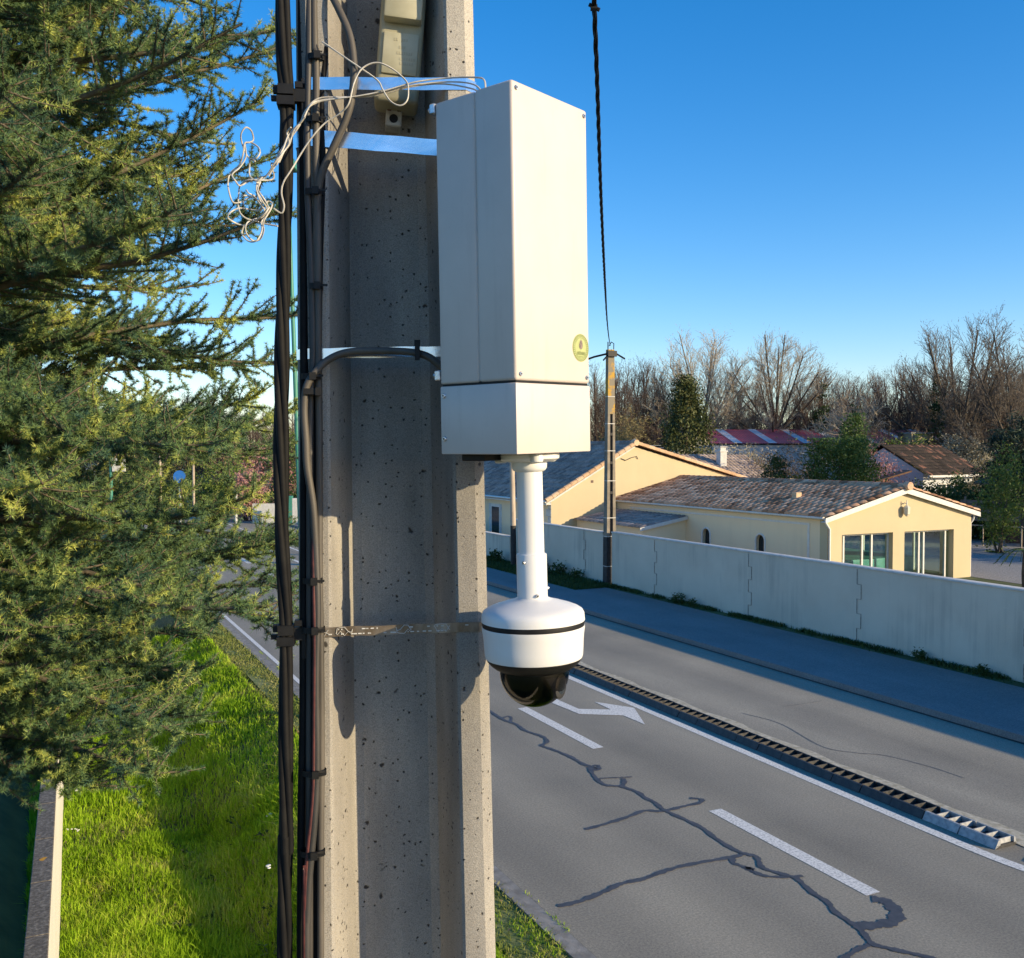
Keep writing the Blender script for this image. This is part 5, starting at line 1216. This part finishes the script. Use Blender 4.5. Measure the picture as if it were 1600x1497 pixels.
cable([(493, 850, 1.968), (496, 950, 1.968), (494, 1060, 1.968), (495, 1200, 1.968), (491, 1280, 1.966), (483, 1370, 1.965), (480, 1440, 1.965), (479, 1510, 1.965), (479, 3300, 1.965)], .0078, 'cablegrey', 'grey brown cable weaving over the others down the lower pole')
cable([(491, 800, 1.966), (490, 880, 1.965), (492, 1000, 1.964), (491, 1150, 1.964), (489, 1250, 1.963), (480, 1340, 1.961), (477, 1420, 1.961), (476, 1510, 1.961), (475, 3300, 1.961)], .0042, 'cablered', 'thin dark red cable running beside the grey brown one', sub=10)
# cable ties
ties = [(484, 502, 88, 1.975, 'uppermost'), (481, 500, 186, 1.975, 'second from the top'), (480, 500, 299, 1.974, 'third from the top'), (487, 499, 447, 1.975, 'fourth from the top'), (476, 496, 588, 1.966, 'just below the mid band'), (478, 498, 908, 1.965, 'just above the brown band'), (477, 502, 985, 1.964, 'level with the brown band'), (477, 504, 1209, 1.963, 'well below the brown band'), (474, 502, 1335, 1.963, 'lowest')]
for a, b, y, d, w_ in ties:
    c = P((a+b)/2, y, d); hw = (b-a)/2*d/1500+.007
    o = thing('cable_tie', f'black cable tie, {w_} on the cables at the pole edge', 'cable tie', c, group='cable ties on the pole cables')
    m = MB(); ring = [c+EX*hw*math.cos(t)+EN*(.011+.017*math.sin(t)) for t in np.linspace(0, 2*math.pi, 25)]
    V = []; F = []
    for i, p in enumerate(ring): V += [p+Vector((0, 0, .006)), p-Vector((0, 0, .006))]
    F = [[2*i, 2*i+1, 2*i+3, 2*i+2] for i in range(24)]; m.add(V, F); m.build('strap', 'blackplastic', o, world=True)
    m = MB(); m.obox(c-EN*.009+EX*.004, EX*.0065, EN*.004, (0, 0, .0075)); m.obox(c-EN*.008+EX*.016+Vector((0, 0, .001)), EX*.009, EN*.0012, (0, .0, .0022)); m.build('buckle', 'blackplastic', o, world=True)
c = P(652, 550, 1.955); o = thing('cable_tie', 'black cable tie holding the curved cable to the mid band', 'cable tie', c, group='cable ties on the pole cables')
m = MB(); m.obox(c, EX*.005, EN*.010, (0, 0, .016)); m.build('strap', 'blackplastic', o, world=True); m = MB(); m.obox(c+Vector((0, 0, .018)), EX*.006, EN*.006, (0, 0, .006)); m.build('buckle', 'blackplastic', o, world=True)
c = P(488, 612, 1.960); o = thing('cable_tie', 'black cable tie gathering the curved cable at its bend', 'cable tie', c, group='cable ties on the pole cables')
m = MB(); m.obox(c, EX*.018, EN*.010, (0, 0, .006)); m.build('strap', 'blackplastic', o, world=True); m = MB(); m.obox(c+EX*.013-EN*.006, EX*.006, EN*.007, (0, 0, .008)); m.build('buckle', 'blackplastic', o, world=True)
# twisted black bundle standing off the pole
tb = thing('cable_bundle', 'thick black twisted cable bundle hanging left of the concrete pole', 'cable', P(445, 1497, 1.98))
axp = spline([P(441, -700, 1.98), P(442, 0, 1.98), P(447, 150, 1.985), P(447, 260, 1.98), P(443, 420, 1.978), P(440, 640, 1.976), P(440, 800, 1.976), P(447, 985, 1.98), P(446, 1150, 1.978), P(447, 1320, 1.976), P(444, 1497, 1.976), P(440, 3300, 1.97)], 60)
for k, (ph, r) in enumerate(((0, .0078), (1.6, .0074), (3.2, .0078), (4.7, .0074))):
    m = MB(); q = []; L = 0
    for i, p in enumerate(axp):
        if i: L += (p-axp[i-1]).length
        th_ = L*2*math.pi/.95+ph+.5*math.sin(L*4); rad = .0082+.0012*math.sin(L*7+k)
        q.append(p+Vector((math.cos(th_)*rad, math.sin(th_)*rad, 0)))
    m.tube(q, r, 9); m.build('strand', 'cableblack', tb, world=True, smooth=60)
for y, px, lab in ((150, 447, 'upper black cable clamp holding the twisted bundle off the pole'), (990, 447, 'lower black cable clamp holding the twisted bundle beside the brown band')):
    c = P(px, y, 1.98); o = thing('cable_clamp', lab, 'clamp', c, group='clamps of the twisted cable bundle'); UZ = Vector((0, 0, 1))
    m = MB(); m.obox(c+UZ*.009, EX*.0155, EN*.018, UZ*.010); m.obox(c-UZ*.014, EX*.0175, EN*.019, UZ*.009); m.obox(c+UZ*.012-EX*.020, EX*.006, EN*.006, UZ*.008); m.obox(c-UZ*.012-EX*.024+UZ*.006, EX*.006, EN*.005, UZ*.005); m.build('saddle', 'blackplastic', o, world=True)
    m = MB(); m.obox(c+EX*.027, EX*.013, EN*.009, UZ*.013); m.obox(c+EX*.026+UZ*.022, EX*.008, EN*.008, UZ*.006); m.obox(c+EX*.036-UZ*.03, EX*.004, EN*.006, UZ*.022); m.tube([c+EX*.03+EN*.0, c+EX*.045+EN*.08], .009, 8); m.build('standoff', 'blackplastic', o, world=True)

# ================================================================== OLD CREAM BOX
FR = Matrix((EX, EN, (0, 0, 1))).transposed(); TLT = Matrix.Rotation(R(4.6), 3, Vector((0, 1, 0)))
rot = (FR @ TLT).to_euler()
jb = thing('junction_box', 'old cream plastic junction box with raised lid strapped in the pole recess', 'junction box', P(627, 80, 2.13), rot)
m = MB(); m.bbox(-.050, .046, -.055, .03, -.133, .14, .012, 3); m.build('housing', 'oldplastic', jb, smooth=40)
m = MB(); m.bbox(-.042, .040, -.085, -.050, .035, .135, .006, 2); m.build('lid', 'oldplastic2', jb, smooth=40)
m = MB(); m.bbox(-.039, .037, -.0605, -.054, -.075, .015, .003, 2)
m.build('cover_plate', 'oldplastic2', jb, smooth=40)
m = MB()                                                      # faint moulded lettering, unreadable in the photograph
for k, (x0, x1, z) in enumerate(((-.016, -.008, -.004), (.0, .012, -.004), (-.004, .010, -.020), (-.008, .022, -.032), (-.002, .030, -.044), (.0, .026, -.054))):
    for j in range(int((x1-x0)/.005)+1): m.box(x0+j*.005, x0+j*.005+.0032, -.0612, -.0603, z, z+.006)
m.build('moulded_marks', 'oldplastic', jb)
jl = thing('lug_bracket', 'small grey lug bracket with a dark round hole hanging below the old cream box', 'bracket', P(616, 186, 2.16), (FR @ Matrix.Rotation(R(3), 3, Vector((0, 1, 0)))).to_euler())
m = MB(); m.bbox(-.019, .017, -.032, .03, -.026, .024, .003, 1); m.build('plate', 'greybracket', jl)
m = MB(); m.tube([(-.001, -.0335, -.010), (-.001, -.0315, -.010)], .0095, 20); m.build('round_hole', 'blackplastic', jl)
for x in (-.012, .010): m = MB(); m.bbox(x-.004, x+.005, -.0345, -.031, .006, .016, .001, 1); m.build('terminal', 'cablered' if x < 0 else 'blackplastic', jl)

# ================================================================== WHITE WIRES
q2 = lambda L: [(340+x/6.805, 180+y/6.805) for x, y in L]
ww = thing('white_wires', 'thin white wires from the enclosure top ending in a loose tangle left of the pole', 'wires', P(495, 160, 1.95))
WP = [
 [(758, 150, 1.84), (757, 126, 1.86), (742, 121, 1.9), (700, 122, 1.95), (650, 128, 1.95), (600, 142, 1.95), (560, 150, 1.95), (520, 155, 1.95), (496, 160, 1.95), (480, 170, 1.945), (470, 190, 1.94), (455, 206, 1.935), (449, 225, 1.935), (440, 243, 1.93), (428, 262, 1.93), (420, 275, 1.93)],
 [(756, 148, 1.85), (740, 132, 1.9), (700, 128, 1.95), (640, 134, 1.955), (590, 146, 1.955), (540, 153, 1.952), (500, 157, 1.95), (484, 166, 1.94), (473, 188, 1.935), (459, 204, 1.93), (452, 226, 1.93), (442, 238, 1.928), (432, 258, 1.925)],
 [(752, 146, 1.86), (735, 138, 1.91), (690, 131, 1.955), (640, 136, 1.957), (585, 150, 1.958), (535, 152, 1.955), (498, 154, 1.95), (478, 172, 1.942), (468, 196, 1.937), (457, 212, 1.933), (446, 232, 1.93), (436, 254, 1.928)],
 [(503, 65, 1.97), (545, 94, 1.95), (588, 124, 1.948), (598, 140, 1.945), (610, 158, 1.944), (625, 165, 1.944), (636, 157, 1.944), (638, 140, 1.946), (634, 126, 1.948), (612, 107, 1.945), (588, 98, 1.943), (566, 107, 1.94), (553, 130, 1.93), (545, 162, 1.93), (530, 178, 1.94), (506, 194, 1.945), (482, 222, 1.94), (456, 264, 1.935), (443, 285, 1.933), (440, 302, 1.933), (444, 322, 1.933), (440, 333, 1.933), (428, 326, 1.933)],
]
for L, d0 in ((q2([(740, 170), (760, 220), (700, 330), (640, 430), (600, 520), (560, 590), (500, 660), (430, 720), (415, 800), (480, 920), (530, 1000), (480, 1080), (380, 1110), (310, 1150), (300, 1240), (370, 1330), (450, 1320), (490, 1230), (490, 1130), (560, 1010), (580, 940), (530, 920), (520, 1000)]), 1.93),
 (q2([(930, 20), (830, 140), (750, 220), (700, 350), (620, 500), (570, 520), (600, 650), (560, 690), (440, 690), (320, 690), (240, 750), (225, 830), (220, 950), (240, 1040), (310, 1100), (420, 1130), (480, 1150), (640, 1180)]), 1.925),
 (q2([(780, 130), (740, 190), (760, 300), (680, 420), (600, 520), (520, 640), (430, 680), (420, 800), (440, 880), (470, 960), (430, 1010), (330, 1000), (230, 990), (140, 1030), (110, 1090), (200, 1150), (300, 1170), (400, 1120), (500, 1050), (550, 980), (530, 1060), (470, 1130), (470, 1230), (420, 1330), (330, 1340), (260, 1260), (280, 1180)]), 1.92),
 (q2([(400, 490), (320, 440), (260, 300), (250, 200), (300, 130), (360, 170), (380, 260), (340, 290), (290, 300), (270, 420), (230, 530), (140, 610), (110, 720), (130, 850), (170, 930), (260, 920), (330, 880), (390, 860), (330, 830), (305, 795)]), 1.915),
 (q2([(290, 300), (350, 290), (430, 340), (450, 400), (410, 460), (350, 470), (340, 560), (345, 650), (420, 700), (480, 660)]), 1.918),
 (q2([(290, 310), (300, 440), (240, 550), (155, 630), (190, 700), (240, 750), (340, 700), (450, 700), (430, 790), (500, 900), (540, 980)]), 1.91),
 (q2([(260, 850), (330, 860), (400, 880), (460, 960), (500, 1010), (470, 1080)]), 1.922)):
    WP.append([(x, y, d0+.012*math.sin(i*1.3)) for i, (x, y) in enumerate(L)])
for k, L in enumerate(WP):
    m = MB(); m.tube(spline([P(*p) for p in L], 8), .0017, 6); m.build('wire', 'wirewhite', ww, world=True, smooth=60)

# ================================================================== ENCLOSURE
eb = thing('enclosure_box', 'tall cream metal enclosure box with round sticker mounted on the concrete pole', 'enclosure', (.0093, 1.75, 4.794), (0, R(-1.4), R(50.6)))
LX, LY, H1, H2 = .235, .19, .131, .672
m = MB(); m.bbox(0, LX, 0, LY, 0, H1, .0022, 2); m.build('lower_housing', 'boxpaint', eb, smooth=40)
m = MB(); m.box(.004, LX-.004, .004, LY-.004, H1-.001, H1+.006); m.build('gasket', 'blackplastic', eb)
m = MB(); m.bbox(0, LX, .0898, LY, H1+.004, H2, .005, 3); m.build('rear_housing', 'boxpaint', eb, smooth=40)
m = MB(); m.bbox(0, LX, 0, .0895, H1+.004, H2+.0015, .006, 3); m.build('front_cover', 'boxpaint', eb, smooth=40)
m = MB(); m.box(.003, LX-.003, .088, .092, H1+.008, H2-.004); m.build('seam', 'boxpaint', eb)
def screw(p, nrm, r=.005):
    p, nrm = Vector(p), Vector(nrm); m = MB(); m.tube([p-nrm*.002, p+nrm*.0012, p+nrm*.003], [r, r, r*.72], 14); s = m.build('screw', 'zinc', eb, smooth=40)
    m = MB(); m.tube([p+nrm*.0028, p+nrm*.0033], r*.42, 6); m.build('socket', 'blackplastic', s)
for z in (.113, .030): screw((0, LY-.010, z), (-1, 0, 0))
for x, z in ((.013, H1+.016), (LX-.012, H1+.016), (.012, H2-.012), (LX-.012, H2-.012)): screw((x, 0, z), (0, -1, 0), .0045)
for z in (H1+.012, H2-.02): m = MB(); m.bbox(-.004, .012, LY-.001, LY+.012, z, z+.02, .002, 1); m.tube([(.004, LY+.012, z+.01), (.004, LY+.018, z+.01)], .005, 8); m.build('hinge', 'zinc', eb)
sx, sz, sr = .204, .205, .0275
st = MB(); st.extrude([(sx+sr*math.cos(a), -.0004, sz+sr*math.sin(a)) for a in np.linspace(0, 2*math.pi, 49)[:-1]], (0, .0006, 0)); st = st.build('sticker', 'sticker', eb)
m = MB()
def ringm(m, r, w, n=48):
    a = np.linspace(0, 2*math.pi, n+1)[:-1]
    V = [(sx+(r)*math.cos(t), -.0007, sz+(r)*math.sin(t)) for t in a]+[(sx+(r-w)*math.cos(t), -.0007, sz+(r-w)*math.sin(t)) for t in a]
    m.add(V, [(i, (i+1) % n, n+(i+1) % n, n+i) for i in range(n)])
ringm(m, .0262, .0012); ringm(m, .0200, .0007)
for k in range(34):                                           # ring of tiny strokes
    a = 2*math.pi*k/34; c, s = math.cos(a), math.sin(a)
    if -2.55 < math.atan2(s, c) < -.6 and k % 3: pass
    p = Vector((sx+.0228*c, -.0007, sz+.0228*s)); t = Vector((-s, 0, c)); n_ = Vector((c, 0, s)); w_ = .0008
    m.add([p-t*w_-n_*.0016, p+t*w_-n_*.0016, p+t*w_+n_*.0016, p-t*w_+n_*.0016], [(0, 1, 2, 3)])
rr = random.Random(8)
for k in range(6):                                            # a row of blurred capitals, unreadable in the photograph
    x = sx-.0125+k*.0046; z = sz-.0105
    for j in (0, 1): m.add([(x+j*.0026, -.0008, z-.0035), (x+j*.0026+.0008, -.0008, z-.0035), (x+j*.0026+.0008, -.0008, z+.003), (x+j*.0026, -.0008, z+.003)], [(0, 1, 2, 3)])
    q = z+rr.choice((-.0005, .0024)); m.add([(x, -.0008, q), (x+.0032, -.0008, q), (x+.0032, -.0008, q+.0008), (x, -.0008, q+.0008)], [(0, 1, 2, 3)])
m.add([(sx-.006, -.0007, sz-.0175), (sx+.006, -.0007, sz-.0175), (sx+.006, -.0007, sz-.0165), (sx-.006, -.0007, sz-.0165)], [(0, 1, 2, 3)])
m.build('sticker_print', 'stickerink', st)
m = MB(); m.add([(sx+x*1.25, -.0009, sz+.0058+z*.95) for x, z in ((0, .0115), (.003, .0085), (.0045, .003), (.0048, -.003), (.0035, -.007), (0, -.0095), (-.0038, -.0072), (-.005, -.002), (-.0038, .003), (-.0026, .007))], [tuple(range(10))]); m.build('crest', 'stickeremblem', st)
m = MB(); m.bbox(.03, .085, .105, .165, -.014, .0, .002, 1); m.build('cable_gland', 'blackplastic', eb)
m = MB(); m.box(.05, .19, LY, LY+.028, .10, .16); m.box(.05, .19, LY, LY+.028, .50, .56); m.build('mounting_bracket', 'zinc', eb)

# ================================================================== DOME CAMERA
k_ = 1.9/1500
dc = thing('dome_camera', 'white dome surveillance camera with smoked glass hanging under the enclosure box', 'camera', (.0335, 1.9, 4.8-7*k_), (0, R(-1.5), R(8)))
Z = lambda y: -(y-712)*k_
def lat(name, prof, mat, n=64, sm=35, par=None): m = MB(); m.lathe([(r*k_, Z(y)) for r, y in prof], n); return m.build(name, mat, par or dc, smooth=sm)
lat('mount_flange', [(0, 708), (46, 708), (48, 711), (47, 717), (42, 720), (30, 722), (0, 722)], 'campaint')
m = MB()
for a in (35, 155, 275):
    c, s = math.cos(R(a)), math.sin(R(a)); m.lathe([(0, Z(709)), (10*k_, Z(709)), (11*k_, Z(712)), (10*k_, Z(721)), (7*k_, Z(723)), (0, Z(723))], 16, (46*k_*c, 46*k_*s))
m.build('flange_ear', 'campaint', dc, smooth=40)
lat('collar', [(0, 719), (27, 720), (28, 724), (27.5, 731), (25, 735), (21, 737), (0, 737)], 'campaint')
lat('stem_pipe', [(20.3, 732), (20.3, 870)], 'campaint')
lat('sleeve', [(20, 865), (23.2, 865.5), (23.8, 867), (23.8, 936), (20, 936)], 'campaint')
lat('cap', [(20, 934), (25, 934), (27, 935.5), (34, 938), (46, 941), (50, 942.5), (62, 946), (72, 950), (78, 954), (80.5, 959), (81, 966), (81.3, 970), (78, 970.5)], 'campaint', 96)
lat('rubber_belt', [(78, 969), (80.2, 969.8), (80.6, 974), (80.2, 977.8), (78, 978.5)], 'blackplastic', 96)
lat('body', [(78, 977.6), (80.8, 978), (80.9, 982), (79.6, 990), (78.6, 1000), (78.0, 1012), (77.2, 1024), (76.0, 1028), (70, 1029)], 'campaint', 96)
lat('trim_ring', [(75, 1026.5), (75.6, 1029), (74, 1032), (69, 1038), (63, 1043), (57, 1046), (52, 1046.5), (52, 1040)], 'blackplastic', 96)
dr = 54.5; prof = [(dr*.985, 1044), (dr, 1050)]+[(dr*math.cos(a), 1052+dr*math.sin(a)) for a in np.linspace(0.04, math.pi/2-.02, 22)]+[(0.01, 1052+dr)]
lat('dome', prof, 'smoked', 96, 80)
m = MB(); m.lathe([(0, Z(1042)), (44*k_, Z(1042)), (45*k_, Z(1056)), (40*k_, Z(1082)), (28*k_, Z(1096)), (0, Z(1100))], 40); lens_ = m.build('camera_head', 'blackplastic', dc, smooth=50)
g_ = MB(); V = []; F = []; na = 18; nb = 10  # added tan shell shaped as the sunlit pole's reflection in the dome
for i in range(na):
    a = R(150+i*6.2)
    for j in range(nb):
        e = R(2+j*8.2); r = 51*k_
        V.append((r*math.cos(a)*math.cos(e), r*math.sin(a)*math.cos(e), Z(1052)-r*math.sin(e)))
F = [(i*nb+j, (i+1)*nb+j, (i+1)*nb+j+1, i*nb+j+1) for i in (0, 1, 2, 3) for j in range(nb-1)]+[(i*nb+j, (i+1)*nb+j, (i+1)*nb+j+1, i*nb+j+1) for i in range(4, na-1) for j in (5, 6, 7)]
g_.add(V, F); g_.build('painted_pole_glint', 'oldplastic2', dc, smooth=60)
m = MB(); d_ = Vector((.80, -.60, -.02)).normalized(); c = Vector((0, 0, Z(1070))); m.tube([c+d_*20*k_, c+d_*46*k_], 19*k_, 28); m.tube([c+d_*46*k_, c+d_*47.5*k_], [19*k_, 16*k_], 28); m.build('lens_barrel', 'rubber', lens_, smooth=40)
m = MB(); m.tube([c+d_*47.2*k_, c+d_*48.2*k_], [13*k_, 10*k_], 24); m.build('lens', 'darkglass', lens_, smooth=40)
for az, y, r in ((-128, 877, 24), (-82, 929, 24), (8, 921, 24)):
    a = R(az); n_ = Vector((math.cos(a), math.sin(a), 0)); p = n_*r*k_+Vector((0, 0, Z(y))); m = MB(); m.tube([p-n_*.002, p+n_*.003, p+n_*.0045], [.0036, .0036, .0025], 12); s_ = m.build('screw', 'zinc', dc, smooth=40)
    m = MB(); m.tube([p+n_*.0044, p+n_*.0049], .0015, 6); m.build('socket', 'blackplastic', s_)
